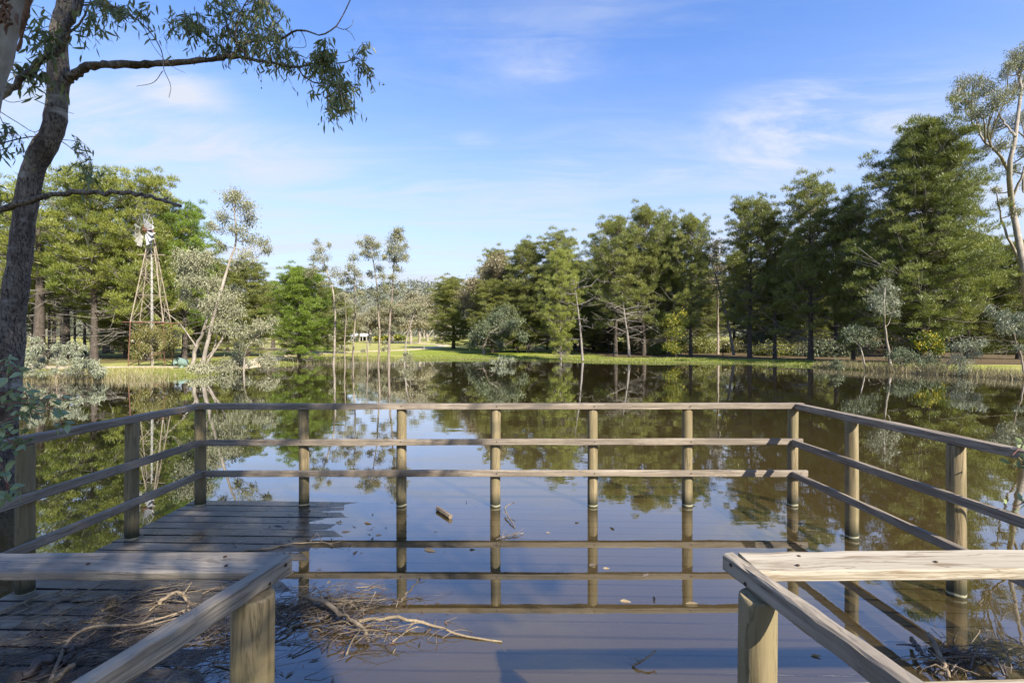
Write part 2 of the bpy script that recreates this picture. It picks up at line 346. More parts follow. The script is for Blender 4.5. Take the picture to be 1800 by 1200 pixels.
# where pine litter lies on the ground: under the two plantings
lit = np.clip((X-7)/3, 0, 1)*np.clip((sdist-3.2)/2.5, 0, 1)*(Y > 29)*.85*(Y < 75)
lit = np.maximum(lit, np.clip((-17-X)/4, 0, 1)*np.clip((sdist-7)/2, 0, 1)*(Y > 26)*(Y < 48)*.55)
g = Geo(); ii = np.arange(ny-1)[:, None]*nx+np.arange(nx-1)[None, :]
g.add(np.stack([X, Y, Z], -1).reshape(-1, 3), np.stack([ii, ii+1, ii+1+nx, ii+nx], -1).reshape(-1, 4), lit.ravel())
def ground_mat():
    t = NT('ground'); pos = t.N('ShaderNodeNewGeometry').outputs['Position']
    a = t.noise(t.mapping(pos, (.10, .28, .3)), 1.0, 6, .6, .4); b = t.noise(pos, 1.8, 5, .65); e = t.noise(pos, 14, 4, .7)
    s = t.N('ShaderNodeSeparateXYZ', {0: pos})
    yfar = t.ramp(s.outputs[1], 52, 90)
    green = t.mix(b, (.13, .18, .018), (.23, .265, .035)); straw = t.mix(b, (.30, .27, .08), (.42, .36, .15))
    f = t.math('ADD', t.ramp(a, .46, .60), t.math('MULTIPLY', yfar, .45), clamp=True)
    leftd = t.ramp(s.outputs[0], -10, -16); f = t.math('MAXIMUM', f, t.math('MULTIPLY', leftd, t.ramp(b, .35, .55)), clamp=True)
    c = t.mix(t.math('MULTIPLY', f, .75), green, straw)
    lt = t.N('ShaderNodeAttribute', attribute_name='tint').outputs['Fac']
    litc = t.mix(e, (.060, .045, .024), (.17, .12, .065))
    lf = t.ramp(t.math('ADD', t.math('MULTIPLY', lt, 1.0), t.math('MULTIPLY', t.math('SUBTRACT', b, .5), .9)), .35, .6)
    c = t.mix(lf, c, litc)
    c = t.mix(t.ramp(s.outputs[2], .11, .03), c, t.mix(e, (.13, .095, .05), (.26, .20, .11)))
    c = t.mix(t.ramp(s.outputs[2], .0, -.1), c, t.mix(a, (.22, .150, .050), (.36, .255, .100)))
    c = t.mix(t.ramp(s.outputs[1], 270, 330), c, t.mix(t.noise(pos, .12, 6, .7), (.10, .11, .075), (.24, .23, .17)))  # hill ground greyed in colour to stand for distance haze
    c = t.mix(.35, c, t.mix(e, (0, 0, 0), (1, 1, 1)), 'SOFT_LIGHT')
    return t.out(t.bsdf(c, .95, t.bump(t.math('ADD', e, b), .8, .05), .1))
M['ground'] = ground_mat()
tag(ob('ground', g.mesh('ground', M['ground'])), 'grassy banks and pond bed with leaf litter under the pines', None, None, 'structure')
g = Geo(); g.add([(-60, -30, 0), (60, -30, 0), (60, 46.5, 0), (-60, 46.5, 0)], [(0, 1, 2, 3)])
tag(ob('water', g.mesh('water', M['water'], False)), 'still brown pond water mirroring trees and sky', None, None, 'structure')

def strip(name, label, pts, wd, mat, lift=.04):
    c = spline(pts, 60); t = unit(np.gradient(c, axis=0)); nrm = np.stack([-t[:, 1], t[:, 0]], -1)
    rng = np.random.default_rng(5); rows = []
    for k in np.linspace(-1, 1, 7):
        q = c+nrm*(wd*.5*k)*(1+.25*np.sin(np.arange(60)*.7+k*2))[:, None]
        rows.append(np.stack([q[:, 0], q[:, 1], zt(q[:, 0], q[:, 1])+lift*(1-abs(k)**3*1.6)], -1))
    V = np.stack(rows, 1).reshape(-1, 3); i = np.arange(59)[:, None]*7+np.arange(6)[None, :]
    g = Geo(); g.add(V, np.stack([i, i+1, i+8, i+7], -1).reshape(-1, 4))
    return tag(ob(name, g.mesh(name, mat)), label, None, None, 'structure')
M['dirt'] = simple_mat('pale_dirt', (.36, .28, .17), (.58, .48, .34), .8, .95, .4)
TRACK = [(-60, 34), (-38, 29.5), (-25, 26.6), (-17.5, 29.5), (-19, 36), (-22, 46), (-19.5, 54), (-14, 61), (-12.5, 72), (-12, 84), (-24, 110), (-50, 150)]
strip('dirt_track', 'pale dirt vehicle track curving through the paddock behind the pond', TRACK, 2.4, M['dirt'], .06)

# ------------------------------------------------------------------ planks, posts
def plank_mesh(name, L, wd, th, mat, seed=0, seg=14, ch=.006, jit=.002, endcut=0.0):
    rng = np.random.default_rng(seed); a, b = wd/2, th/2; c = min(ch, b*.6)
    prof = np.array([(-a, -b+c), (-a+c, -b), (a-c, -b), (a, -b+c), (a, b-c), (a-c, b), (-a+c, b), (-a, b-c)])
    xs_ = np.linspace(-L/2, L/2, seg+1); V = []
    bow = rng.uniform(-1, 1, 2)*jit*1.5
    for i, x in enumerate(xs_):
        p = prof+rng.normal(size=prof.shape)*jit*.5
        s = 4*(x/L)**2-1
        xx = x+np.full(8, 0.0)
        if endcut and i in (0, seg): xx = x - np.sign(x)*endcut*(prof[:, 0]/wd+.5)
        V.append(np.stack([xx, p[:, 0]+bow[0]*s, p[:, 1]+bow[1]*s], -1))
    V = np.concatenate(V); g = Geo(); i = np.arange(seg)[:, None]*8; j = np.arange(8)[None, :]; k = (j+1) % 8
    g.add(V, np.stack([i+j, i+8+j, i+8+k, i+k], -1).reshape(-1, 4))
    q = np.arange(8)
    for e, fl in ((0, 0), (seg, 1)):
        R_ = V[e*8:e*8+8]; C_ = R_.mean(0); f = np.stack([q, (q+1) % 8, np.full(8, 8)], -1)
        g.add(np.concatenate([R_, [C_]]), f[:, ::-1] if fl else f)
    me = g.mesh(name, mat, False); return me
def put_plank(name, me, parent, p0, p1, up=(0, 0, 1), label=None):
    p0, p1 = Vector(p0), Vector(p1); x = (p1-p0).normalized(); up = Vector(up); y = up.cross(x).normalized(); z = x.cross(y)
    o = ob(name, me, parent, label=label); m = Matrix((x, y, z)).transposed().to_4x4(); m.translation = (p0+p1)/2
    o.matrix_local = m; return o
def post_mesh(name, r, z0, z1, mat, seed=0, sides=24):
    rng = np.random.default_rng(seed); zs = np.concatenate([np.linspace(z0, z1-.012, 12), [z1-.004, z1]]); pts = []; V = []
    th = np.arange(sides)*2*math.pi/sides; ov = 1+.02*np.cos(2*th+rng.uniform(0, 6))+.012*np.cos(3*th+rng.uniform(0, 6))
    ck = rng.integers(0, sides); ov[ck] *= .94
    bx, by = rng.normal(size=2)*.004
    for i, z in enumerate(zs):
        rr = r*(1.03-.05*(z-z0)/(z1-z0))*(.97 if i == 12 else .90 if i == 13 else 1)
        u = (z-z0)/(z1-z0); V.append(np.stack([rr*ov*np.cos(th)+bx*math.sin(3*u), rr*ov*np.sin(th)+by*math.sin(3*u), np.full(sides, z)], -1))
    n = len(zs); V = np.concatenate(V); g = Geo(); i = np.arange(n-1)[:, None]*sides; j = np.arange(sides)[None, :]; k = (j+1) % sides
    g.add(V, np.stack([i+j, i+k, i+sides+k, i+sides+j], -1).reshape(-1, 4))
    q = np.arange(sides); T_ = V[-sides:]; g.add(np.concatenate([T_, [T_.mean(0)]]), np.stack([q, (q+1) % sides, np.full(sides, sides)], -1))
    return g.mesh(name, mat)
def nail_mesh():
    g = Geo(); th = np.arange(8)*math.pi/4
    V = np.concatenate([np.stack([.006*np.cos(th), .006*np.sin(th), np.zeros(8)], -1), np.stack([.005*np.cos(th), .005*np.sin(th), np.full(8, .0022)], -1), [(0, 0, .0024)]])
    q = np.arange(8); g.add(V, np.stack([q, (q+1) % 8, 8+(q+1) % 8, 8+q], -1)); g.add(V, np.stack([8+q, 8+(q+1) % 8, np.full(8, 16)], -1)); return g.mesh('nail', M['nail'])
NAIL = nail_mesh()

# deck: every board its own part; it tilts down to the right so that its left edge stands clear of the water
deck = thing('viewing_deck', 'flooded timber viewing deck, its left boards wet above the water', 'deck', (0, 0, 0))
dzx = lambda x: -0.0130*(x+1.70)
rng = np.random.default_rng(3)
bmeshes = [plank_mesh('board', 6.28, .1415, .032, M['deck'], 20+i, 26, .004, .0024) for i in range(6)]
yb = 4.93; k = 0
while yb > -1.4:
    x0, x1 = -3.26+rng.uniform(-.02, .02), 3.0+rng.uniform(-.02, .02); j = rng.uniform(-.0006, .0006)
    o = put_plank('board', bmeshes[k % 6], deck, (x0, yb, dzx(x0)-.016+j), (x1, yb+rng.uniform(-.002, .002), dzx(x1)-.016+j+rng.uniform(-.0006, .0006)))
    yb -= .1495; k += 1
jm = plank_mesh('joist', 6.3, .09, .14, M['rail'], 5, 4)
for x in (-3.05, -1.6, -.15, 1.3, 2.75): put_plank('joist', jm, deck, (x, -1.4, dzx(x)-.11), (x, 4.9, dzx(x)-.11))

# railing round the deck
rail = thing('deck_railing', 'weathered timber railing of round posts and three rails around the deck', 'railing', (0, 4.8, 0))
rail.location = (0, 0, 0)
pm = [post_mesh('post', .050, -.55, .985, M['post'], 40+i) for i in range(5)]
back = [(-3.14, 4.87), (-2.10, 4.87), (-1.11, 4.87), (-.16, 4.87), (.81, 4.87), (1.765, 4.87), (2.85, 4.90)]
left = [(-3.17, 4.04), (-3.20, 3.18), (-3.22, 2.30), (-3.24, 1.56)]; right = [(2.87, 4.09), (2.90, 3.16), (2.92, 2.28), (2.95, 1.56)]
for i, (x, y) in enumerate(back+left+right):
    ob('post', pm[i % 5], rail, (x, y, 0), (0, 0, i*1.7))
rm = lambda L, s, w_=.036, h_=.060: plank_mesh('rail', L, w_, h_, M['rail'], s, 16, .004, .003)
put_plank('rail', rm(6.08, 1, .070, .056), rail, (-3.17, 4.835, 1.012), (2.91, 4.85, 1.017))
put_plank('rail', rm(5.98, 2), rail, (-3.10, 4.80, .655), (2.88, 4.80, .668))
put_plank('rail', rm(6.06, 3), rail, (-3.13, 4.80, .347), (2.93, 4.80, .352))
for (xa, xb, s) in ((2.85, 2.93, -1), (-3.14, -3.23, 1)):
    put_plank('rail', rm(3.42, 4+s, .072, .056), rail, (xa, 4.93 if s < 0 else 4.90, 1.012), (xb, 1.50, 1.020))
    put_plank('rail', rm(3.28, 7+s), rail, (xa+s*.072, 4.76, .662), (xb+s*.072, 1.50, .655))
    put_plank('rail', rm(3.28, 10+s), rail, (xa+s*.072, 4.76, .350), (xb+s*.072, 1.50, .330))

for (x, y) in back:
    for z in (.665, .352, 1.012): o = ob('nail', NAIL, rail, (x+.008, (4.8005-.018-.0015) if z < 1 else 4.84-.0365, z+.004), (R(90), 0, 0))
# the two barriers at the deck entrance, nearest the camera
def barrier(s, label, capmat, sidemat, pr, px_, py_, xe, slope, capth, zend, mid):
    b = thing('entrance_barrier', label, 'barrier', (0, 0, 0), 0, 'barriers either side of the deck entrance')
    cap = put_plank('cap_plank', plank_mesh('cap_plank', abs(3.32*1-.74), .136, capth, capmat, 60+s, 30, .005, .0022), b, (s*.745, 1.520, .970-capth/2), (s*3.32, 1.520, zend-capth/2))
    side = put_plank('side_board', plank_mesh('side_board', 1.9, .042, .058, sidemat, 70+s, 40, .006, .0028), b, (s*xe, 1.590, .9445), (s*(xe+slope*1.9), 1.590-1.9, .9445))
    ob('post', post_mesh('post', pr, -.5, .915, M['post'], 80+s, 32), b, (px_, py_, 0), (0, 0, 2.2))
    if mid: put_plank('mid_rail', plank_mesh('mid_rail', 2.6, .036, .07, capmat, 90, 12), b, (.80, 1.445, .590), (3.36, 1.445, .650))
    for (dx, dy) in ((.085, -.032), (.125, .030), (.52, -.02)):
        x = s*(.745+dx+.05); o = ob('nail', NAIL, b, (x, 1.52+dy, .970+(zend-.970)*(abs(x)-.745)/2.575+.0005))
    v = Vector((s*slope, -1, 0)).normalized(); nrm = Vector((-s, -slope*1, 0)).normalized()
    for (dd, zz) in ((.06, .955), (.13, .930)):
        p = Vector((s*xe, 1.590, zz))+v*dd+nrm*.0225
        o = ob('nail', NAIL, b, p); o.rotation_euler = nrm.to_track_quat('Z', 'Y').to_euler()
    return b
barrier(-1, 'grey weathered entrance barrier on the left, its post beside floating twigs', M['rail_grey'], M['rail_grey'], .060, -.764, 1.43, .722, .247, .027, .970, False)
barrier(1, 'sunlit pale entrance barrier on the right with nailed cap plank', M['rail_pale'], M['rail_grey'], .054, .722, 1.42, .702, .182, .034, 1.000, True)

# ------------------------------------------------------------------ trees
def pine_proto(name, H=15, Rr=3.0, base=.14, nb=70, seed=1, k=1.0, flat=1.0, dead=18, blen=.22, bw=.040, pr=.46, lead=1):
    """trunk, boughs, and on each bough puffs of needles: flattened clumps with needles on their outside"""
    rng = np.random.default_rng(seed); tr = Geo(); br = Geo(); cr = Geo()
    zz = np.linspace(-.4, H*.98, 14); ph = rng.uniform(0, 6)
    tp = np.stack([.14*np.sin(zz*.35+ph)*zz/H, .14*np.cos(zz*.3+ph)*zz/H, zz], -1)
    r0 = H*.0135; tube(tr, tp, r0*(1.25-1.15*np.clip(zz/H, 0, 1))*(1+.5*np.exp(-np.maximum(zz+.4, 0)*1.6)), 9)
    gaps = rng.uniform(0, 6.28, 6); gz = rng.uniform(0, 1, 6)
    def puff(c, r, tb):
        n = int(190*k*(r/.5)**1.7); q = unit(rng.normal(size=(n, 3))); q[:, 2] = np.where(q[:, 2] < -.25, -q[:, 2]*.5, q[:, 2])
        e = q*rng.uniform(.45, 1, (n, 1)); C = c+e*np.array([r, r, r*flat])+rng.normal(size=(n, 3))*.03
        D = q*np.array([.9, .9, .8])+np.array([0, 0, .75])+rng.normal(size=(n, 3))*.38
        blades(cr, C, D, blen*rng.uniform(.6, 1.2, n), bw, rng, np.clip(tb+rng.normal(size=n)*.09, 0, 1))
    for i in range(nb):
        t = (i+rng.uniform(0, 1))/nb; t = t**.80; z = H*(base+(1-base)*t*.97); az = i*2.39996+rng.normal()*.4
        prof = (1-t**4.5)**.60*(.66+.34*min(1, t*2.6+.15))
        prof *= 1-.40*max(math.exp(-((az-g_+math.pi) % (2*math.pi)-math.pi)**2/.3-(t-h_)**2/.015) for g_, h_ in zip(gaps, gz))
        L = max(.35, Rr*prof*rng.uniform(.55, 1.12)-pr*.5); el = -.10+.16*rng.normal()+.26+(t**1.6)*.75
        d = np.array([math.cos(az)*math.cos(el), math.sin(az)*math.cos(el), math.sin(el)])
        o = np.array([np.interp(z, zz, tp[:, 0]), np.interp(z, zz, tp[:, 1]), z])
        s = np.linspace(0, 1, 6)[:, None]; lat = np.array([-math.sin(az), math.cos(az), 0]); side = lat*rng.normal()*.15
        pts = o+d*L*s+np.array([0, 0, 1])*(-.10*L*np.sin(s*math.pi)+.16*L*s**3)+side*L*s**2
        tube(br, pts, np.linspace(.02+.018*L*.6, .012, 6), 4); tb0 = np.clip(rng.normal(.48, .16), 0, 1)
        m = max(2, int(L*2.6+rng.uniform(0, 1)))
        for j in range(m):
            u = 1-(j/m)**1.0*.72*rng.uniform(.8, 1.15); c = np.array([np.interp(u, s[:, 0], pts[:, a]) for a in range(3)])
            c = c+lat*rng.normal()*(.06+.22*L*(1.1-abs(u-.5)))+np.array([0, 0, rng.normal()*.42+.10])
            if j: mid = pts[max(1, int(u*5)-1)]; tube(br, [mid, (mid+c)/2+rng.normal(size=3)*.04, c], [.018, .012, .006], 3)
            puff(c, pr*rng.uniform(.62, 1.2)*(1-.12*t), tb0+rng.normal()*.07+.10*(t-.5))
    for i in range(dead):
        z = H*rng.uniform(.05, base+.25); az = rng.uniform(0, 6.28); L = Rr*rng.uniform(.3, .85)
        d = np.array([math.cos(az), math.sin(az), rng.uniform(-.35, .25)]); s = np.linspace(0, 1, 5)[:, None]
        pts = np.array([0, 0, z])+d*L*s+rng.normal(size=(5, 3))*.05*L*s; tube(br, pts, np.linspace(.035, .008, 5), 4)
        for q in range(4):
            a = pts[1+q % 4]; e = a+(d+rng.normal(size=3)*.7)*L*.35; tube(br, [a, (a+e)/2+rng.normal(size=3)*.04, e], [.016, .012, .006], 3)
    return {'trunk': tr.mesh(name+'_trunk', M['bark_pine']), 'branches': br.mesh(name+'_branches', M['bark_dead']), 'crown': cr.mesh(name+'_crown', M['pine'], False), 'H': H, 'R': Rr}
PIN = [pine_proto('pine_a', 13, 4.0, .15, 92, 1), pine_proto('pine_b', 13, 3.8, .24, 84, 2), pine_proto('pine_c', 13, 4.3, .05, 104, 3, pr=.52), pine_proto('pine_d', 13, 3.0, .40, 52, 4, dead=26)]
BIG = pine_proto('pine_big', 16, 4.7, .09, 165, 9, .95, .9, 16, blen=.22, bw=.036, pr=.46)
SPARSE = pine_proto('pine_sparse', 15, 2.4, .42, 34, 12, .55, .6, 34)
def set_mat(o, m):
    s = o.material_slots[0]; s.link = 'OBJECT'; s.material = m
def tree(name, label, cat, proto, x, y, H, Rr, rz=0, mat=None, group=None, bark=None, z=None, lean=(0, 0)):
    zz = float(zt(x, y)) if z is None else z
    t = thing(name, label, cat, (x, y, max(zz, -.6)-.05), rz, group)
    t.rotation_euler = (lean[0], lean[1], rz)
    t.scale = (Rr/proto['R'], Rr/proto['R'], H/proto['H']*(.95 if name == 'pine_tree' else 1))
    for pn in ('trunk', 'branches', 'crown'):
        o = ob(pn, proto[pn], t)
        if pn == 'crown' and mat: set_mat(o, mat)
        if pn == 'trunk' and bark: set_mat(o, bark)
    return t
def tpx(px, top, d): return (px-900)/F_PX*d, HC+(600-top)/F_PX*d

trng = random.Random(7)
# (label, px, top, d, half width px, proto index, material)
PL = 'pines'
left_pines = [
 ('tall open pine with thin yellowish foliage just right of the nearest leaning trunk', 68, 292, 37, 62, 'S', 'pine_yellow'),
 ('tall yellow-green pine left of the windmill with a rounded top', 165, 300, 35, 72, 1, 'pine_yellow'),
 ('tall yellow-green pine rising straight behind the windmill wheel', 262, 305, 36, 62, 0, 'pine_yellow'),
 ('shorter green pine just right of the windmill wheel', 325, 362, 38, 50, 1, 'pine_bright'),
 ('pine with thin crown at the far left edge of the photo', -5, 330, 40, 70, 3, 'pine_yellow'),
 ('mid height pine filling the gap between the leaning trunk and the windmill', 118, 400, 40, 60, 3, 'pine_yellow'),
 ('dark lower pine behind the foot of the windmill', 222, 420, 42, 62, 2, 'pine'),
 ('dark pine behind the leaning white-limbed gum', 372, 455, 44, 52, 2, 'pine'),
 ('round green pine top between the tall grey gum and the bright bushy pine', 436, 460, 46, 48, 2, 'pine'),
 ('dark green pine behind the bright bushy pine, second from the right of its row', 545, 474, 48, 42, 2, 'pine_dark'),
 ('dark pine at the right end of the left bank row', 588, 505, 52, 34, 2, 'pine_dark'),
]
def pr_(k): return {'S': SPARSE, 'B': BIG}.get(k) or PIN[k]
for (lb, px, top, d, hw, k_, m_) in left_pines:
    x, H = tpx(px, top, d); tree('pine_tree', lb, 'pine tree', pr_(k_), x, d, H-float(zt(x, d))+.05, hw/F_PX*d*1.40, trng.uniform(0, 6), M[m_], 'pines on the left bank', M['bark_pine'])
x, H = tpx(492, 470, 33.5)
tree('pine_tree', 'bright green bushy pine with foliage down to the grass left of the pale saplings', 'pine tree', PIN[2], x, 36.5, H*1.08, 2.95, 1, M['pine_bright'], 'pines on the left bank')
# slim dark trunks between the left pines
right_pines = [
 ('dark round pine standing alone on the lawn at the left end of the right bank', 797, 488, 66, 46, 2, 'pine_dark'),
 ('dark pine crown rising behind the tan gum on the right bank', 872, 440, 60, 36, 2, 'pine_dark'),
 ('dark pine left of the lime green tree, its top level with its left neighbour', 928, 424, 54, 44, 2, 'pine_dark'),
 ('broad dark green pine directly behind the lime green tree', 983, 410, 52, 50, 0, 'pine'),
 ('green pine with pale dead branches standing just right of the lime green tree', 1082, 386, 46, 46, 1, 'pine'),
 ('tallest pine in the middle group right of the lime green tree', 1132, 368, 47, 46, 1, 'pine'),
 ('olive green pine left of the yellow wattle bush', 1175, 378, 48, 36, 0, 'pine'),
 ('green pine above the yellow wattle bush with a flat top', 1214, 382, 45, 36, 1, 'pine'),
 ('open pine with a bare trunk right of the dead gum in the gap', 1318, 352, 42, 48, 1, 'pine_dark'),
 ('slender pine with bare lower trunk behind the railing corner post', 1362, 365, 41, 30, 3, 'pine_dark'),
 ('tall dark pine with a thick trunk left of the biggest pine', 1425, 314, 38, 58, 0, 'pine_dark'),
 ('lower dark pine tucked against the left side of the biggest pine', 1500, 340, 36, 42, 2, 'pine_dark'),
]
for (lb, px, top, d, hw, k_, m_) in right_pines:
    x, H = tpx(px, top, d); tree('pine_tree', lb, 'pine tree', pr_(k_), x, d, H-float(zt(x, d))+.05, hw/F_PX*d*1.38, trng.uniform(0, 6), M[m_], 'pines on the right bank')
x, H = tpx(1622, 212, 31); tree('pine_tree', 'biggest pine of all with wide layered boughs at the right of the pond', 'pine tree', BIG, x, 31, H, 4.6, .4, M['pine'], 'pines on the right bank')
x, H = tpx(1690, 222, 30); tree('pine_tree', 'pine top close against the right side of the biggest pine', 'pine tree', BIG, x, 32.5, H*1.04, 3.6, 2.4, M['pine'], 'pines on the right bank')
# pines deeper in the right planting, seen between the front ones
for i, (px, top, d, hw) in enumerate([(905, 500, 70, 60), (1010, 470, 68, 60), (1060, 440, 62, 45), (1150, 430, 64, 50), (1235, 455, 60, 40), (1290, 470, 60, 40), (1400, 420, 54, 50), (1470, 400, 50, 50), (1560, 400, 44, 60), (1700, 420, 42, 70), (1790, 430, 38, 60)]):
    x, H = tpx(px, top, d)
    tree('pine_tree', 'dark pine half hidden behind the front row on the right bank', 'pine tree', PIN[i % 4], x, d, H, hw/F_PX*d*1.2, i*1.3, M['pine_dark'], 'pines deeper in the right bank planting')
for i, (px, top, d, hw) in enumerate([(20, 430, 50, 60), (95, 470, 55, 50), (190, 480, 54, 50), (300, 470, 54, 50), (400, 500, 56, 50), (480, 505, 60, 50)]):
    x, H = tpx(px, top, d)
    tree('pine_tree', 'pine half hidden behind the front row on the left bank', 'pine tree', PIN[(i*3) % 4], x, d, H, hw/F_PX*d, i*1.3, M['pine'], 'pines deeper in the left bank planting')
urng = random.Random(31)
for i in range(40):
    px = 880+i*25+urng.uniform(-15, 15); d = urng.uniform(52, 74); x = (px-900)/F_PX*d
    if abs(px-1262) < 24: continue
    tree('pine_tree', 'dark pine half hidden behind the front row on the right bank', 'pine tree', PIN[(2, 2, 0)[i % 3]], x, d, urng.uniform(8.5, 12.5)*(.82 if px < 1050 else 1), 3.6, i*1.7, M['pine_dark'], 'pines deeper in the right bank planting')
for i in range(18):
    px = 60+i*17+trng.uniform(-8, 8); d = trng.uniform(41, 60); x = (px-900)/F_PX*d
    tree('pine_tree', 'slim dark-trunked pine in the thicket between the leaning trunk and the windmill', 'pine tree', SPARSE if i % 2 else PIN[3], x, d, trng.uniform(9, 13), trng.uniform(1.2, 2.0), trng.uniform(0, 6), M['pine' if i % 3 else 'pine_yellow'], 'slim pines in the left thicket', M['bark_pine'])
# lime tree with a dead grey trunk beside it
x, H = tpx(985, 448, 41); tree('conifer_tree', 'lime green tree with foliage down to the waterline, pale dead trunk beside it', 'tree', PIN[2], x, 41, H, 2.1, 5, M['pine_lime'], None, M['bark_dead'])

# gums built from blobs of hanging leaves, each blob reached by a limb
def gum(name, label, cat, base, trunk, blobs, r0, leaf=(.15, .042), dens=1.0, mat='gum', bark='bark_gum', group=None, seed=1, extra=(), loc=None, droop=.9, sub=7, fill=.42):
    """base, trunk, blobs in metres relative to the base: trunk [(x,y,z)..], blobs [(x,y,z,r)..]"""
    rng = np.random.default_rng(seed); tr = Geo(); br = Geo(); cr = Geo()
    tp = spline(np.array(trunk, float), 16); tp[1:-1] += rng.normal(size=(14, 3))*r0*.22
    tube(tr, tp, r0*np.linspace(1.15, .34, 16), 9)
    for e, rr in extra: ep = spline(np.array(e, float), 12); ep[1:-1] += rng.normal(size=(10, 3))*rr*.3; tube(tr, ep, rr*np.linspace(1, .3, 12), 7)
    allp = [tp]+[spline(np.array(e, float), 12) for e, _ in extra]; allp = np.concatenate(allp)
    for (bx, by, bz, rb) in blobs:
        c = np.array([bx, by, bz]); cost = np.linalg.norm(allp-c, axis=1)+np.where(allp[:, 2] > bz-.15*rb, 3.0, 0)+.0
        a = allp[np.argmin(cost)]; mid = (a*.5+c*.5)+np.array([0, 0, -.12*np.linalg.norm(c-a)])+rng.normal(size=3)*.08*np.linalg.norm(c-a)
        lp = spline([a, mid, c], 8); lr = r0*.30*min(1.6, .5+rb); tube(br, lp, np.linspace(lr, lr*.25, 8), 5)
        ns = max(3, int(sub*min(2, .5+rb))); sc_ = c+unit(rng.normal(size=(ns, 3)))*rb*rng.uniform(.35, .95, (ns, 1))*np.array([1, 1, .85])
        for s_ in sc_:
            q = lp[rng.integers(3, 8)]; tube(br, spline([q, (q+s_)/2+rng.normal(size=3)*.06*rb+np.array([0, 0, .05*rb]), s_], 5), np.linspace(lr*.3, .006, 5), 3)
            n = int(175*dens*(rb/.7)**1.3*(.14/leaf[0])**1.2); C = s_+rng.normal(size=(n, 3))*rb*fill*np.array([1, 1, .85])
            D = np.array([[0, 0, -droop]])+rng.normal(size=(n, 3))*.55
            tb = np.clip(rng.normal(.5, .15)+rng.normal(size=n)*.2, 0, 1)
            leaves(cr, C, D, leaf[0]*rng.uniform(.6, 1.2, n), leaf[1], rng, tb)
    me = {'trunk': tr.mesh('trunk', M[bark]), 'branches': br.mesh('branches', M[bark]), 'crown': cr.mesh('crown', M[mat], False)}
    if loc is None: return me
    t = thing(name, label, cat, loc, 0, group)
    for pn in ('trunk', 'branches', 'crown'): ob(pn, me[pn], t)
    return t
def gum_px(name, label, cat, d, base, trunk, blobs, rpx, seed, ydepth=.8, **kw):
    """trunk, blobs given where they stand in front of the camera at distance d (x, height in photo pixels); depth is drawn at random"""
    rng = np.random.default_rng(seed+500); b = P(base[0], base[1], d); b[2] = max(float(zt(b[0], b[1])), -.5)-.05
    dj = lambda: rng.normal()*ydepth*.5
    cv = lambda q, e=0: (P(q[0], q[1], d+e)-b)
    tk = [np.zeros(3)]+[cv(q, dj()*.4) for q in trunk]; bl = []
    for q in blobs:
        e = dj(); v = cv(q, e); bl.append((v[0], v[1], v[2], q[2]/F_PX*d))
    ex = [([cv(q, dj()*.4) if q != 'base' else np.zeros(3) for q in e], rr/F_PX*d) for e, rr in kw.pop('extra_px', ())]
    return gum(name, label, cat, None, tk, bl, rpx/F_PX*d, seed=seed, loc=tuple(b), extra=ex, **kw)

# ---- left bank gums
gum_px('gum_tree', 'tall leaning grey gum with open crown above the white-limbed shrubs, right of the windmill', 'gum tree', 25, (352, 655), [(368, 590), (385, 520), (402, 470), (415, 420), (412, 370)],
       [(405, 350, 17), (395, 380, 14), (425, 362, 16), (438, 385, 13), (415, 400, 14), (380, 400, 10), (440, 420, 14), (460, 425, 10), (432, 445, 12), (468, 438, 8), (392, 430, 9), (372, 392, 6), (420, 465, 9), (448, 462, 7), (412, 340, 9)], 3.1, 11, mat='gum', bark='bark_white', dens=.95, ydepth=1.2, fill=.45,
       extra_px=[(['base', (388, 600), (400, 560), (412, 520)], 2.2)])
gum_px('gum_tree', 'bushy grey-green gum with white crooked limbs beside the windmill', 'gum tree', 25.5, (335, 652), [(345, 610), (358, 580), (368, 540), (362, 490)],
       [(330, 455, 20), (355, 470, 22), (375, 500, 20), (340, 500, 18), (395, 520, 20), (370, 540, 18), (405, 545, 18), (320, 480, 14), (415, 575, 14), (385, 570, 14), (345, 535, 14), (360, 450, 14), (330, 520, 12), (415, 510, 12)], 3.2, 12, mat='gum_grey', bark='bark_white', dens=1.0, ydepth=1.4,
       extra_px=[([(345, 610), (325, 580), (300, 555), (285, 540)], 1.4), (['base', (372, 620), (380, 590), (384, 560)], 1.8), ([(358, 580), (385, 560), (400, 535)], 1.4)])
gum_px('gum_tree', 'small grey sapling leaning over the water in front of the bright bushy pine', 'gum tree', 26, (428, 655), [(430, 625), (438, 606), (460, 585)],
       [(450, 570, 14), (468, 575, 12), (435, 590, 12), (425, 612, 12), (480, 562, 8), (415, 628, 10), (455, 600, 8), (440, 640, 7)], 1.6, 13, mat='gum_grey', bark='bark_white', dens=.8, ydepth=.8)
sr_ = random.Random(5)
gum_px('shrub', 'pale grey-leaved shrub mass hanging over the water right of the leaning trunk', 'shrub', 20.5, (100, 660), [(100, 630), (104, 612)],
       [(sr_.uniform(40, 165), 0, 0) for _ in range(0)]+[(px, 655-(1-((px-95)/85)**2)*sr_.uniform(0, 66), sr_.uniform(3.5, 6.5)) for px in [sr_.uniform(20, 182) for _ in range(60)]], 1.4, 14, mat='gum_pale', dens=1.9, ydepth=1.6, leaf=(.17, .032), fill=.5)
gum_px('shrub', 'olive and rust coloured bush growing round the foot of the windmill', 'shrub', 28.8, (268, 634), [(266, 615), (268, 600)],
       [(245, 590, 12), (262, 582, 14), (284, 585, 14), (300, 592, 12), (248, 608, 10), (270, 604, 12), (296, 612, 12), (240, 620, 8), (282, 622, 8), (310, 604, 8)], 1.6, 15, mat='olive', dens=1.2, ydepth=1.0)
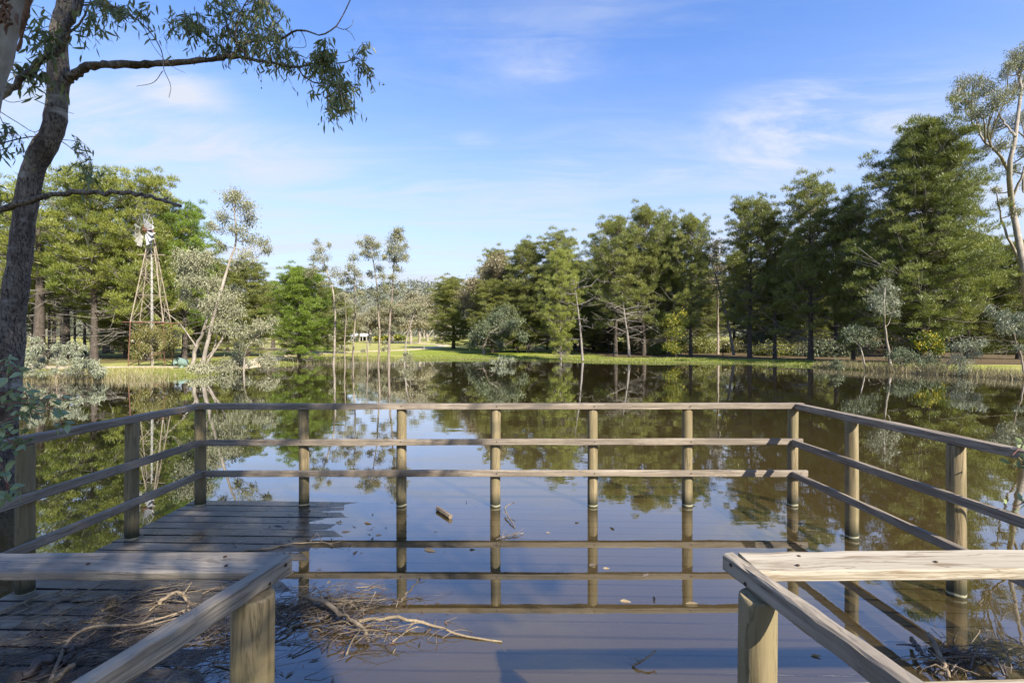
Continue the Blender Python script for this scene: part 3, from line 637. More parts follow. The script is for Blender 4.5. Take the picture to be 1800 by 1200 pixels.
for i, (px, py, r_, lb) in enumerate([(350, 655, 14, 'pale leafy shrub at the waterline below the crooked white limbs'), (395, 650, 12, 'low grey shrub on the bank right of the crooked white limbs'), (470, 640, 11, 'low pale shrub on the green bank under the bright bushy pine'), (30, 662, 12, 'pale shrub at the waterline beside the leaning trunk'), (420, 640, 10, 'small grey-green shrub between two white stems on the left bank')]):
    gum_px('shrub', lb, 'shrub', 24+i, (px, py), [(px, py-8)], [(px-r_, py-6, r_*.7), (px+r_, py-6, r_*.7), (px, py-r_, r_*.8), (px+2, py-2, r_*.7)], 1.0, 30+i, mat='gum_grey', dens=1.1, ydepth=.6)
# ---- slender saplings standing in the water
sap = 'slender gum saplings standing in the shallow far water'
gum_px('gum_sapling', 'tall pale gum sapling, leftmost of the group in the far water', 'gum sapling', 35, (586, 641), [(588, 600), (589, 550), (584, 505), (570, 465), (562, 435)],
       [(560, 438, 9), (553, 455, 8), (568, 452, 9), (572, 470, 7), (550, 470, 7), (590, 480, 10), (602, 495, 9), (615, 490, 7), (540, 478, 7), (578, 430, 5), (598, 520, 8), (612, 512, 7), (575, 500, 7), (625, 505, 6), (595, 545, 6), (605, 565, 6), (580, 590, 5), (600, 610, 5), (556, 425, 6)], 1.9, 16, mat='gum', bark='bark_white', dens=.85, ydepth=1.0, group=sap)
gum_px('gum_sapling', 'thin sapling with one narrow crown between the leftmost and the tall twin saplings', 'gum sapling', 35, (620, 641), [(622, 600), (624, 560), (624, 500), (622, 460)],
       [(622, 452, 9), (618, 470, 10), (628, 480, 9), (620, 492, 8), (636, 496, 7), (610, 480, 6), (632, 515, 8), (616, 520, 8), (628, 540, 7), (640, 530, 6), (618, 560, 6), (628, 590, 5)], 1.6, 17, mat='gum', dens=.8, ydepth=.9, group=sap)
gum_px('gum_sapling', 'left one of the two tallest saplings in the far water', 'gum sapling', 35, (664, 641), [(667, 600), (665, 550), (662, 500), (656, 460), (650, 430)],
       [(648, 418, 9), (640, 430, 8), (655, 432, 10), (645, 446, 9), (660, 450, 8), (668, 470, 8), (672, 486, 7), (636, 442, 6), (665, 430, 6), (676, 500, 8), (660, 515, 7), (650, 480, 7), (672, 530, 7), (656, 545, 6), (662, 580, 5), (675, 610, 5), (630, 425, 5)], 1.6, 18, mat='gum', dens=1.0, ydepth=1.0, group=sap)
gum_px('gum_sapling', 'right one of the two tallest saplings, dense crown over a dark foot', 'gum sapling', 35, (683, 642), [(684, 600), (686, 550), (690, 510), (693, 460), (696, 430)],
       [(695, 412, 9), (704, 418, 9), (690, 428, 11), (702, 438, 11), (708, 452, 8), (694, 455, 10), (686, 442, 8), (698, 472, 8), (712, 430, 5), (690, 486, 7), (676, 452, 6), (680, 505, 8), (695, 515, 8), (708, 500, 6), (684, 535, 7), (700, 545, 6), (690, 575, 5), (676, 600, 5), (700, 402, 7), (714, 450, 5)], 2.1, 19, mat='gum', dens=1.15, ydepth=1.1, group=sap)
gum_px('gum_sapling', 'low leaning sapling with white stem, rightmost of the group in the far water', 'gum sapling', 35, (710, 640), [(714, 600), (722, 570), (730, 548)],
       [(728, 540, 10), (718, 552, 8), (740, 550, 8), (708, 560, 7)], 1.4, 20, mat='gum', bark='bark_white', dens=.7, ydepth=.8, group=sap)
gum_px('gum_sapling', 'short thin sapling stem with few leaves, just left of the narrow-crowned sapling', 'gum sapling', 34, (606, 642), [(606, 600), (608, 560), (606, 520)],
       [(605, 515, 7), (612, 530, 6), (600, 545, 6)], 1.2, 21, mat='gum_grey', dens=.7, ydepth=.6, group=sap)
gum_px('gum_sapling', 'short bare stem with few leaves just left of the tallest pair', 'gum sapling', 34.5, (645, 642), [(646, 620), (645, 590), (648, 565)],
       [(648, 560, 6), (642, 575, 5), (652, 600, 5), (640, 615, 5)], 1.1, 22, mat='gum_grey', dens=.7, ydepth=.6, group=sap)
gum_px('shrub', 'pale young plant standing in the water under the rightmost sapling', 'shrub', 34, (714, 640), [(714, 630)], [(708, 630, 6), (718, 628, 7), (714, 620, 5), (724, 636, 5)], .8, 23, mat='gum_grey', dens=1.0, ydepth=.4)
gum_px('shrub', 'pale branch of leaves standing alone in the open water below the tan gum', 'shrub', 33, (882, 641), [(882, 636)], [(870, 634, 6), (880, 630, 7), (892, 634, 7), (884, 640, 5), (900, 630, 5)], .8, 24, mat='gum_pale', dens=1.0, ydepth=.4)

# ---- right bank gums and shrubs
gum_px('gum_tree', 'tan spreading gum between the lone dark pine and the taller pines', 'gum tree', 57, (872, 612), [(868, 585), (862, 550), (856, 510)],
       [(835, 500, 17), (860, 480, 18), (885, 478, 17), (820, 520, 14), (845, 525, 17), (872, 510, 18), (895, 505, 16), (830, 545, 13), (860, 548, 15), (890, 535, 15), (872, 460, 13), (848, 570, 10), (905, 555, 10)], 3.4, 25, mat='gum_tan', dens=1.2, ydepth=4, leaf=(.26, .09), fill=.4)
gum_px('gum_tree', 'brown-topped gum crown above the tan spreading gum', 'gum tree', 62, (880, 610), [(880, 560), (876, 500), (872, 470)],
       [(868, 462, 14), (880, 452, 12), (860, 472, 10), (890, 466, 10), (872, 484, 12)], 2.6, 26, mat='gum_tan', dens=1.2, ydepth=3, leaf=(.28, .1), fill=.4)
gum_px('gum_tree', 'low blue-grey wattle bush at the edge of the lawn below the tan gum', 'gum tree', 50, (850, 620), [(852, 605), (860, 585)],
       [(838, 585, 12), (855, 575, 14), (875, 560, 16), (895, 548, 15), (832, 602, 10), (850, 600, 12), (868, 590, 13), (888, 578, 13), (905, 570, 12), (915, 590, 10), (880, 605, 9)], 2.2, 27, mat='gum_teal', dens=1.3, ydepth=3, leaf=(.24, .08), fill=.42)
def dead_tree(label, d, base, stems, seed, rpx):
    rng = np.random.default_rng(seed); b = P(base[0], base[1], d); b[2] = max(float(zt(b[0], b[1])), -.4)-.05
    tr = Geo(); br = Geo()
    for st in stems:
        p = spline([P(q[0], q[1], d+rng.normal()*.3)-b for q in st], 14); r = rpx/F_PX*d; tube(tr, p, r*np.linspace(1, .2, 14), 7)
        for i in range(26):
            u = rng.integers(3, 14); L = rng.uniform(.7, 2.6); az = rng.uniform(0, 6.28); dd = np.array([math.cos(az), math.sin(az)*.8, rng.uniform(-.3, .5)])
            s = np.linspace(0, 1, 5)[:, None]; q = p[u]+dd*L*s+rng.normal(size=(5, 3))*.07*L*s; tube(br, q, np.linspace(r*.28, .008, 5), 4)
            for k in range(4):
                a = q[1+k]; e = a+unit(dd+rng.normal(size=3)*.7)*L*.35; tube(br, [a, (a+e)/2+rng.normal(size=3)*.05, e], [.014, .01, .005], 3)
    t = thing('dead_tree', label, 'dead tree', tuple(b)); ob('trunk', tr.mesh('trunk', M['bark_dead']), t); ob('branches', br.mesh('branches', M['bark_dead']), t)
dead_tree('bare pale dead tree rising beside the lime green tree', 40, (1024, 634), [[(1024, 634), (1020, 580), (1014, 530), (1008, 490)]], 31, 2.3)
dead_tree('bare grey dead tree with outstretched branches in front of the middle pines', 44, (1106, 626), [[(1106, 626), (1103, 590), (1098, 555), (1094, 520)]], 32, 2.8)
dead_tree('leaning dead gum in the gap between the middle pines and the right pines', 44, (1290, 624), [[(1290, 624), (1278, 560), (1262, 500), (1244, 440)], [(1278, 560), (1268, 520), (1258, 480)]], 33, 2.6)
gum_px('gum_tree', 'thin brown gum crown in the gap above the leaning dead gum', 'gum tree', 50, (1262, 622), [(1262, 560), (1260, 500), (1256, 450)], [(1254, 430, 11), (1262, 445, 10), (1248, 455, 10), (1265, 470, 10), (1250, 490, 9), (1270, 510, 9)], 2.0, 34, mat='gum_tan', dens=.6, ydepth=2, leaf=(.2, .07))
gum_px('wattle_bush', 'yellow flowering wattle bush under the middle pines', 'wattle', 42, (1188, 627), [(1188, 600)], [(1180, 560, 12), (1195, 570, 11), (1185, 585, 13), (1178, 605, 10), (1198, 600, 11), (1190, 615, 8), (1200, 552, 7)], 1.6, 35, mat='wattle', dens=.9, ydepth=1.2, leaf=(.12, .06), bark='bark_pine')
gum_px('wattle_bush', 'yellow flowering wattle behind the shrubs at the right water edge', 'wattle', 30, (1632, 640), [(1632, 610)], [(1618, 598, 12), (1640, 600, 13), (1630, 590, 9), (1622, 612, 9), (1650, 612, 9)], 1.6, 36, mat='wattle', dens=1.1, ydepth=1, leaf=(.12, .06), bark='bark_pine')
gum_px('gum_tree', 'white-stemmed sapling with a silvery upright crown in front of the biggest pine', 'gum tree', 27.5, (1566, 652), [(1562, 620), (1556, 580), (1554, 540), (1556, 500)],
       [(1555, 495, 9), (1548, 508, 11), (1564, 510, 10), (1542, 525, 12), (1560, 528, 13), (1575, 530, 8), (1550, 542, 11), (1535, 540, 7), (1570, 548, 8)], 2.2, 37, mat='gum_pale', bark='bark_white', dens=1.0, ydepth=1.0, leaf=(.15, .035))
gum_px('gum_tree', 'low grey-leaved sapling left of the silvery sapling at the right bank', 'gum tree', 28, (1522, 650), [(1515, 620), (1508, 595)],
       [(1492, 582, 10), (1508, 578, 12), (1525, 584, 10), (1500, 595, 8), (1538, 600, 9), (1520, 600, 8)], 1.4, 38, mat='gum_teal', bark='bark_white', dens=1.0, ydepth=1.0)
for i, (px, py, rr, lb) in enumerate([(1585, 625, 14, 'blue-grey shrub at the foot of the silvery sapling'), (1635, 645, 16, 'low blue-grey shrub standing in the water below the yellow wattle'), (1470, 640, 7, 'small green shrub on the bank under the tall dark pine')]):
    gum_px('shrub', lb, 'shrub', 26.5, (px, py+12), [(px, py)], [(px-rr, py, rr*.7), (px+rr, py+2, rr*.75), (px, py-rr*.6, rr*.8), (px+3, py+6, rr*.7)], 1.0, 39+i, mat='gum_teal', dens=1.2, ydepth=1)
gum_px('gum_tree', 'silvery leafy shrub rising from the water left of the dry reeds', 'gum tree', 24, (1690, 668), [(1688, 645), (1690, 615)],
       [(1682, 610, 11), (1700, 605, 10), (1680, 630, 12), (1698, 640, 12), (1712, 622, 8), (1720, 605, 7), (1690, 652, 9), (1728, 600, 7)], 1.4, 43, mat='gum_pale', dens=1.0, ydepth=1, leaf=(.14, .03))
gum_px('gum_tree', 'pale sapling arching in from the right edge over the dry reeds', 'gum tree', 22, (1800, 662), [(1796, 630), (1786, 600), (1780, 570)],
       [(1752, 548, 11), (1770, 555, 12), (1790, 560, 12), (1776, 575, 12), (1796, 585, 12), (1760, 570, 8), (1742, 540, 7), (1805, 560, 12), (1790, 610, 8)], 1.6, 44, mat='gum_pale', bark='bark_gum', dens=1.0, ydepth=1, leaf=(.14, .03))
# the tall spreading gum at the right edge
gum_px('gum_tree', 'tallest gum at the right edge with smooth pale limbs above the pines', 'gum tree', 30, (1815, 640), [(1808, 560), (1800, 480), (1790, 410), (1778, 350), (1772, 300), (1785, 240), (1792, 180), (1790, 130)],
       [(1690, 150, 14), (1676, 170, 12), (1710, 145, 16), (1730, 155, 16), (1745, 180, 15), (1700, 178, 12), (1720, 200, 14), (1755, 215, 14), (1770, 170, 16), (1790, 150, 18), (1800, 110, 18), (1785, 95, 12), (1810, 80, 16), (1740, 235, 12), (1720, 225, 12), (1765, 250, 14), (1795, 210, 16), (1735, 260, 10), (1755, 285, 10), (1800, 260, 16), (1780, 300, 12), (1810, 320, 14), (1750, 330, 8), (1772, 115, 10), (1820, 200, 16), (1830, 140, 18), (1765, 130, 10), (1680, 190, 7), (1760, 355, 10), (1790, 370, 12)],
       5.6, 45, mat='gum', bark='bark_white', dens=.85, ydepth=3.0, sub=8, fill=.36,
       extra_px=[([(1772, 300), (1755, 270), (1728, 245), (1712, 200), (1690, 165)], 2.6), ([(1778, 350), (1800, 300), (1815, 250)], 2.4), ([(1785, 240), (1765, 215), (1750, 190)], 1.9), ([(1800, 480), (1775, 420), (1760, 380), (1752, 340)], 2.6)])

# ---- far gums beyond the paddock
def generic_gum(seed, H=15, n=15, leaf=(.45, .17), spread=3.4):
    rng = np.random.default_rng(seed); bl = []
    tk = [(0, 0, 0), (rng.normal()*.3, 0, H*.3), (rng.normal()*.6, rng.normal()*.4, H*.55), (rng.normal()*.8, rng.normal()*.5, H*.8)]
    for i in range(n):
        a = rng.uniform(0, 6.28); z = rng.uniform(.42, .97); rr = spread*math.sqrt(rng.uniform(.02, 1))*(1.15-abs(z-.65)*1.4)
        bl.append((rr*math.cos(a), rr*math.sin(a), H*z, rng.uniform(.8, 1.4)))
    ex = [([(0, 0, H*.12), (rng.normal()*1.0, rng.normal(), H*.4), (rng.normal()*2, rng.normal()*1.5, H*.72)], .16)]
    m = gum(None, None, None, None, tk, bl, .30, leaf, 1.1, 'gum_far', 'bark_white', seed=seed, extra=ex, sub=6, fill=.42)
    m['H'] = H; m['R'] = spread; return m
GG = [generic_gum(101), generic_gum(102, n=18), generic_gum(103, n=12, spread=2.8)]
fr = random.Random(11)
far = [(612, 545, 95), (632, 552, 120), (650, 540, 105), (668, 560, 130), (690, 535, 100), (706, 548, 125), (722, 525, 95), (738, 520, 105), (752, 535, 125), (765, 550, 140), (600, 560, 130), (580, 556, 120), (560, 560, 135), (642, 565, 160), (680, 545, 150), (716, 556, 160), (745, 548, 170), (775, 556, 150), (540, 562, 125), (505, 560, 140)]
for i, (px, top, d) in enumerate(far):
    x, H = tpx(px, top, d); z = float(zt(x, d))
    tree('gum_tree', 'tan-crowned white-trunked gum in the far line beyond the paddock', 'gum tree', GG[i % 3], x, d, H-z+.3, (H-z)*.26+.8, fr.uniform(0, 6), M['gum_far'], 'far gums beyond the paddock')
for i in range(34):      # same line continued behind both plantings
    px = fr.uniform(-150, 520) if i % 2 else fr.uniform(830, 2000); d = fr.uniform(85, 150); x, H = tpx(px, fr.uniform(520, 560), d); z = float(zt(x, d))
    tree('gum_tree', 'gum seen only through gaps in the pine plantings', 'gum tree', GG[i % 3], x, d, H-z+.3, (H-z)*.3+.8, fr.uniform(0, 6), M['gum_far'] if i % 3 else M['gum_tan'], 'gums behind the pine plantings')
ug = random.Random(41)
US = gum(None, None, None, None, [(0, 0, 0), (.1, 0, .4), (0, .1, .8)], [(a*1.0, b*.9, .45+.35*((i*7) % 3)/2, .55) for i, (a, b) in enumerate([(-1, 0), (-.5, .6), (0, 0), (.5, -.5), (1, .2), (.2, .8), (-.3, -.7), (.8, .8)])], .03, (.20, .07), 1.0, 'gum_teal', 'bark_gum', seed=77, sub=5, fill=.5); US['H'] = 1.2; US['R'] = 1.4
for i in range(30):
    px = ug.uniform(1030, 1900); d = ug.uniform(44, 62); x = (px-900)/F_PX*d
    tree('shrub', 'low undergrowth bush in the shade between the pine trunks', 'shrub', US, x, d, ug.uniform(1.0, 2.2), ug.uniform(1.2, 2.4), ug.uniform(0, 6), M[('pine_dark', 'gum_teal', 'gum_tan', 'olive')[i % 4]], 'undergrowth bushes in the right bank planting')
# woods on the hill: one mass
rng = np.random.default_rng(55); g = Geo(); n = 5200
hx = rng.uniform(-560, 620, n); hy = rng.uniform(290, 470, n); hz_ = zt(hx, hy)
for (dx, dy, dz, kk) in ((0, 0, 4.5, 24),):
    C = np.repeat(np.stack([hx, hy, hz_+dz], -1), kk, 0)+rng.normal(size=(n*kk, 3))*np.array([2.0, 2.0, 2.0])
    leaves(g, C, rng.normal(size=(n*kk, 3)), 1.7, 1.2, rng, np.repeat(rng.uniform(0, 1, n), kk)*.6+rng.uniform(0, .4, n*kk))
M['hill_leaf'] = leaf_mat('hazed_hill_foliage', (.10, .115, .075), (.24, .23, .16), .15, .02)  # distance haze is painted into these greyed leaf colours
tag(ob('hill_woods', g.mesh('hill_woods', M['hill_leaf'], False)), 'grey-green wooded ridge far behind the pond', 'woods', None, 'stuff')

# ---- trees behind the camera, on the bank, whose shade falls over the left of the deck
def shade_tree(x, y, tx, ty, H, Rr, k): 
    return tree('pine_tree', 'pine standing on the near bank behind the viewpoint', 'pine tree', PIN[k], x, y, H, Rr, 1.0, M['pine_dark'], 'pines on the near bank')
shade_tree(2.0, -5.4, 0, 0, 13.5, 3.0, 1)
shade_tree(3.4, -3.6, 0, 0, 18, 3.5, 3)
for i, (x, y) in enumerate([(31, 5), (30, -2), (26, -6)]): tree('pine_tree', 'pine on the right bank beyond the edge of the view', 'pine tree', PIN[i % 4], x, y, 13, 3.4, i, M['pine_dark'], 'pines beyond the right edge')

# ------------------------------------------------------------------ near gum on the left
def leaf_shape(g, base, d, L, wd, rng, tint, curl=.12):
    d = unit(np.asarray(d, float)); s = unit(np.cross(d, rng.normal(size=3))); n = np.cross(d, s); bend = rng.uniform(-1, 1)*.18
    us = [0, .12, .35, .62, .85, 1.0]; ws = [.03, .55, 1.0, .78, .38, 0.0]; V = []
    for u, w_ in zip(us, ws):
        c = base+d*L*u+n*L*curl*u*u+s*L*bend*u*u
        V += [c-s*wd*.5*w_+n*wd*.12*w_, c, c+s*wd*.5*w_+n*wd*.12*w_]
    F = []
    for i in range(5):
        a = i*3; F += [(a, a+1, a+4, a+3), (a+1, a+2, a+5, a+4)]
    g.add(V, F, tint)
LEAFN = [0]
def unit_leaf(seed, ratio=.22, mat='gum_near'):
    g = Geo(); rng = np.random.default_rng(seed); leaf_shape(g, np.zeros(3), (0, 0, -1), 1.0, ratio, rng, float(rng.uniform(.1, .9)), .15); return g.mesh('leaf', M[mat])
class LeafSet:
    """first `n_parts` leaves become parts of their own, the rest one joined mesh"""
    def __init__(s, parent, meshes, mat, n_parts=300, ratio=.22): s.p = parent; s.me = meshes; s.g = Geo(); s.np = n_parts; s.k = 0; s.q = []; s.mat = mat; s.ratio = ratio
    def leaf(s, base, d, L, rng): s.q.append((np.array(base), unit(np.asarray(d, float)), L))
    def finish(s, rng):
        idx = rng.permutation(len(s.q))
        for c, i in enumerate(idx):
            b, d, L = s.q[i]
            if c < s.np:
                o = ob('leaf', s.me[c % len(s.me)], s.p); q = Vector((0, 0, -1)).rotation_difference(Vector(d)) @ Quaternion((0, 0, 1), rng.uniform(0, 6.28))
                m = Matrix.LocRotScale(Vector(b), q, Vector((L, L, L))); o.matrix_local = m
            else: leaf_shape(s.g, b, d, L, L*s.ratio, rng, float(np.clip(rng.normal(.5, .25), 0, 1)))
        if s.g.n: tag(ob('foliage', s.g.mesh('foliage', s.mat), s.p), kind='stuff')

def spray(ls, tg, anchor, target, rng, n=14, L=(.08, .12), r=.005, sub=3, down=.8):
    """a twig from anchor to target with hanging leaves and side twigs"""
    anchor = np.asarray(anchor, float); target = np.asarray(target, float); ln = np.linalg.norm(target-anchor)
    mid = (anchor+target)/2+rng.normal(size=3)*.10*ln+np.array([0, 0, .10*ln]); p = spline([anchor, mid, target], 9)
    tube(tg, p, np.linspace(r, .0015, 9), 4)
    def lv(q, k):
        for _ in range(k): ls.leaf(q+rng.normal(size=3)*.008, np.array([0, 0, -down])+rng.normal(size=3)*.45, rng.uniform(*L), rng)
    for u in range(5, 9): lv(p[u], max(1, n//6))
    for _ in range(sub):
        a = p[rng.integers(3, 9)]; e = a+rng.normal(size=3)*.11+np.array([0, 0, -.11]); q = spline([a, (a+e)/2+rng.normal(size=3)*.02, e], 5); tube(tg, q, np.linspace(r*.5, .001, 5), 3)
        for u in range(1, 5): lv(q[u], max(1, n//8))
near = thing('gum_tree', 'near leaning gum with a smooth dark trunk and one long branch over the pond', 'gum tree', (0, 0, 0))
D1 = 6.0; rng = np.random.default_rng(77)
def tpath(pts, d): return [P(a, b, d if len(pts[0]) < 4 else 0) for a, b, *_ in pts]
g = Geo()
prof = [(-2, 790, 28), (4, 735, 25), (10, 690, 24), (17, 620, 23), (22, 560, 21), (30, 490, 20), (35, 460, 19), (42, 389, 19), (55, 311, 18.5), (70, 272, 20), (92, 233, 19), (99, 194, 18), (103, 136, 18), (102, 78, 16), (110, 30, 15), (117, 0, 14), (125, -60, 13), (140, -160, 11), (150, -260, 8)]
pp = spline([P(a, b, D1) for a, b, c in prof], 60); rr = np.interp(np.linspace(0, 18, 60), np.arange(19), [c/F_PX*D1 for a, b, c in prof])*.86
rr = rr*(1+.045*np.sin(np.arange(60)*1.3)+.03*np.sin(np.arange(60)*2.9)); pp[0][2] = -.5
tube(g, pp, rr, 20); ob('trunk', g.mesh('trunk', M['trunk']), near)
gb = Geo()
def limb(pts, r0, r1, d0=D1, d1=D1, n=24, sides=8, wob=.35):
    m = len(pts); ds = np.linspace(d0, d1, m); p = spline([P(q[0], q[1], dd) for q, dd in zip(pts, ds)], n)
    p[1:-1] += rng.normal(size=(n-2, 3))*r1/F_PX*D1*wob
    tube(gb, p, np.linspace(r0, r1, n)/F_PX*D1*(1+.08*rng.normal(size=n)), sides); return p
br1 = limb([(112, 148), (125, 134), (145, 121), (175, 114), (250, 113), (330, 109), (380, 104), (418, 99)], 8.5, 4.0, D1, 5.9, 30, 10)
b2 = limb([(418, 99), (450, 106), (480, 111), (520, 118), (548, 112), (585, 108)], 3.0, 1.4, 5.9, 5.8)
b3 = limb([(405, 101), (430, 78), (460, 70), (488, 73), (515, 56), (537, 54), (564, 62), (590, 47), (604, 25), (618, -5)], 2.4, .7, 5.9, 5.7)
b4 = limb([(408, 100), (385, 80), (350, 50), (320, 20)], 2.0, .7, 5.9, 6.1)
b5 = limb([(425, 92), (405, 60), (395, 25), (385, -20)], 2.0, .8, 5.9, 6.0)
b6 = limb([(440, 108), (430, 95), (415, 70), (420, 30), (440, -10)], 1.8, .7, 5.85, 5.7)
b7 = limb([(523, 118), (535, 135), (555, 146), (580, 148), (600, 160)], 1.6, .6, 5.8, 5.75)
b8 = limb([(590, 112), (612, 108), (625, 95), (635, 80), (648, 80)], 1.0, .4, 5.8, 5.75)
b9 = limb([(590, 47), (605, 52), (618, 45), (621, 34)], .7, .3, 5.7, 5.7); limb([(608, 52), (618, 60), (624, 72)], .6, .3, 5.7, 5.7)
limb([(530, 56), (537, 72), (534, 84), (500, 82)], .7, .3, 5.8, 5.8)
# upper left limbs
b10 = limb([(170, -60), (135, 10), (122, 45), (100, 88), (62, 118), (30, 148), (-10, 178)], 6.0, 4.6, 5.4, 5.2, 26, 8)
b11 = limb([(120, 58), (140, 42), (152, 20), (160, 0)], 1.8, .8, 5.4, 5.4)
b12 = limb([(112, 2), (140, 9), (180, 8), (215, 18), (245, 38), (268, 62), (285, 92), (288, 122), (300, 150), (297, 172)], 1.6, .35, 5.6, 5.4)
limb([(286, 125), (270, 145), (240, 152)], .6, .3, 5.4, 5.4); limb([(250, 42), (272, 85), (300, 115), (325, 128)], .5, .25, 5.4, 5.4)
b13 = limb([(-40, 385), (20, 362), (60, 350), (100, 342), (140, 338), (185, 338), (230, 340), (262, 345), (290, 352), (318, 362)], 4.0, 1.6, 4.2, 4.0, 30, 7, .6)
for a in ((165, 338, 158, 330), (223, 340, 226, 333), (90, 344, 78, 352), (290, 352, 296, 346)): limb([(a[0], a[1]), (a[2], a[3])], 1.2, .6, 4.1, 4.1, 4)
limb([(-10, 190), (30, 215), (60, 232), (78, 220)], .7, .35, 5.4, 5.4); limb([(0, 252), (60, 240), (100, 245), (130, 265), (150, 290)], .9, .3, 5.0, 4.9)
limb([(60, 175), (95, 190), (130, 200)], .6, .3, 5.3, 5.3); limb([(-5, 165), (20, 180), (65, 170)], .6, .3, 5.3, 5.3)
ob('branches', gb.mesh('branches', M['trunk']), near)
tg = Geo(); LM = [unit_leaf(i) for i in range(10)]; ls = LeafSet(near, LM, M['gum_near'], 290)
def cluster(cx, cy, rx, ry, n, anchors, d=5.85, L=(.075, .115), nl=14, sub=3):
    for _ in range(n):
        tx, ty = cx+rng.normal()*rx*.5, cy+rng.normal()*ry*.5; t_ = P(tx, ty, d+rng.normal()*.22)
        a = anchors[rng.integers(max(1, len(anchors)//4), len(anchors))] if len(anchors) > 4 else anchors[-1]
        dd = np.linalg.norm(anchors-t_, axis=1); o = np.argsort(dd)[:max(3, len(dd)//6)]; a = anchors[rng.choice(o)]
        spray(ls, tg, a, t_, rng, nl, L, .004, sub)
cluster(312, 36, 26, 24, 9, b4, 6.0); cluster(345, 45, 22, 26, 8, b4, 6.0)
cluster(420, 22, 60, 34, 20, b5); cluster(455, 15, 50, 26, 16, b6, 5.8); cluster(440, 70, 45, 26, 10, b6, 5.85); cluster(475, 55, 34, 26, 10, b3[:12], 5.85)
cluster(480, 92, 36, 20, 9, b2, 5.85); cluster(505, 115, 18, 10, 3, b2, 5.85); cluster(385, 70, 26, 20, 5, b4[:10], 6.0)
cluster(575, 98, 26, 34, 12, b2[12:], 5.8, (.09, .13), 16); cluster(592, 150, 26, 34, 13, b7, 5.75, (.085, .12)); cluster(590, 186, 22, 22, 9, b7[14:], 5.75, (.085, .12)); cluster(645, 112, 18, 26, 7, b8, 5.8)
cluster(548, 168, 7, 9, 1, b7[8:12], 5.8)
cluster(68, 50, 30, 30, 5, b10[4:12], 5.3, (.10, .15)); cluster(45, 125, 32, 34, 7, b10[8:22], 5.3, (.10, .15)); cluster(20, 45, 20, 30, 3, b10[8:22], 5.3, (.10, .15))
cluster(185, 12, 40, 18, 10, b12[:12], 5.5, (.08, .13)); cluster(172, 42, 12, 22, 4, b11, 5.4, (.10, .13)); cluster(207, 55, 16, 24, 2, b12[8:14], 5.4, (.06, .09), 6, 1); cluster(255, 6, 16, 8, 2, b12[10:16], 5.5)
ocl = np.array([P(0, 205, 5.2), P(5, 215, 5.2), P(20, 235, 5.2)]); cluster(8, 240, 14, 34, 5, ocl, 5.2, (.08, .12), 10); cluster(40, 248, 20, 12, 3, ocl, 5.2, (.06, .09), 6)
oc2 = np.array([P(100, 245, 4.95), P(130, 265, 4.95), P(148, 288, 4.95)]); cluster(130, 252, 16, 18, 3, oc2, 4.95, (.06, .09), 6); cluster(155, 308, 14, 16, 4, oc2, 4.9, (.07, .11), 8)
cluster(0, 350, 8, 30, 2, np.array([P(-20, 330, 4.5), P(-10, 340, 4.5), P(-5, 345, 4.5)]), 4.5, (.06, .09), 6)
ob('twigs', tg.mesh('twigs', M['twig']), near)
ls.finish(rng)
# second trunk crossing the top left corner
g2 = thing('gum_tree', 'thick pale trunk with rough brown scar crossing the top left corner', 'gum tree', (0, 0, 0)); g = Geo()
pp = spline([P(-160, 520, 4.6), P(-90, 330, 4.6), (P(-46, 170, 4.6)), P(-14, 60, 4.6), P(10, 0, 4.6), P(50, -110, 4.6), P(100, -260, 4.6)], 40); pp = np.concatenate([[P(-185, 600, 4.6)*np.array([1, 1, 0])+np.array([0, 0, -.5])], pp])
tube(g, pp, np.linspace(.20, .15, 41)*(1+.04*np.sin(np.arange(41)*1.1)), 20)
M['pale_trunk'] = simple_mat('pale_near_bark', (.20, .175, .145), (.46, .43, .37), 2.2, .85, .5, (1.5, 1.5, .7), dist=.03)
ob('trunk', g.mesh('trunk', M['pale_trunk']), g2); g = Geo(); rng2 = np.random.default_rng(8)
for _ in range(26):
    c = P(8+rng2.normal()*9, 20+rng2.normal()*14, 4.41); e = c+np.array([rng2.normal()*.04, -.02-.02*rng2.random(), -.05-.08*rng2.random()]); tube(g, [c, (c+e)/2+np.array([0, -.012, 0]), e], [.012, .014, .003], 5)
for s_ in (0, 1): tube(g, spline([P(58, -30, 4.45), P(46, 20, 4.45), P(38, 60, 4.45), P(31, 92, 4.45)], 10)+rng2.normal(size=(10, 3))*.006, np.linspace(.022, .008, 10), 5)
M['scar'] = simple_mat('rough_brown_bark', (.05, .025, .015), (.22, .12, .07), 12, .9, .8); ob('loose_bark', g.mesh('loose_bark', M['scar']), g2)

# young gum with round leaves leaning in at the left, before the railing
sg = thing('gum_sapling', 'young gum with round green leaves and red stems at the left edge', 'gum sapling', (0, 0, 0)); rng = np.random.default_rng(91)
JM = [unit_leaf(200+i, .52, 'juv') for i in range(8)]; js = LeafSet(sg, JM, M['juv'], 230, .5); tg = Geo(); st = Geo()
main = spline([(-4.1, 2.75, -.3), (-3.75, 2.75, .6), (-3.45, 2.72, 1.1), (-3.2, 2.7, 1.35)], 16); tube(st, main, np.linspace(.022, .008, 16), 7)
def jspray(pts, n, d=2.7, L=(.042, .068)):
    p = spline([P(a, b, d+rng.normal()*.06) for a, b in pts], 12); tube(tg, p, np.linspace(.0045, .0012, 12), 5)
    for i in range(int(n*1.5)):
        q = p[int(np.clip(rng.normal(7, 3.2), 1, 11))]; e = q+rng.normal(size=3)*.022; tube(tg, [q, (q+e)/2, e], [.0012, .001, .0008], 3); js.leaf(e, rng.normal(size=3)*.8+np.array([.15, -.2, -.45]), rng.uniform(*L), rng)
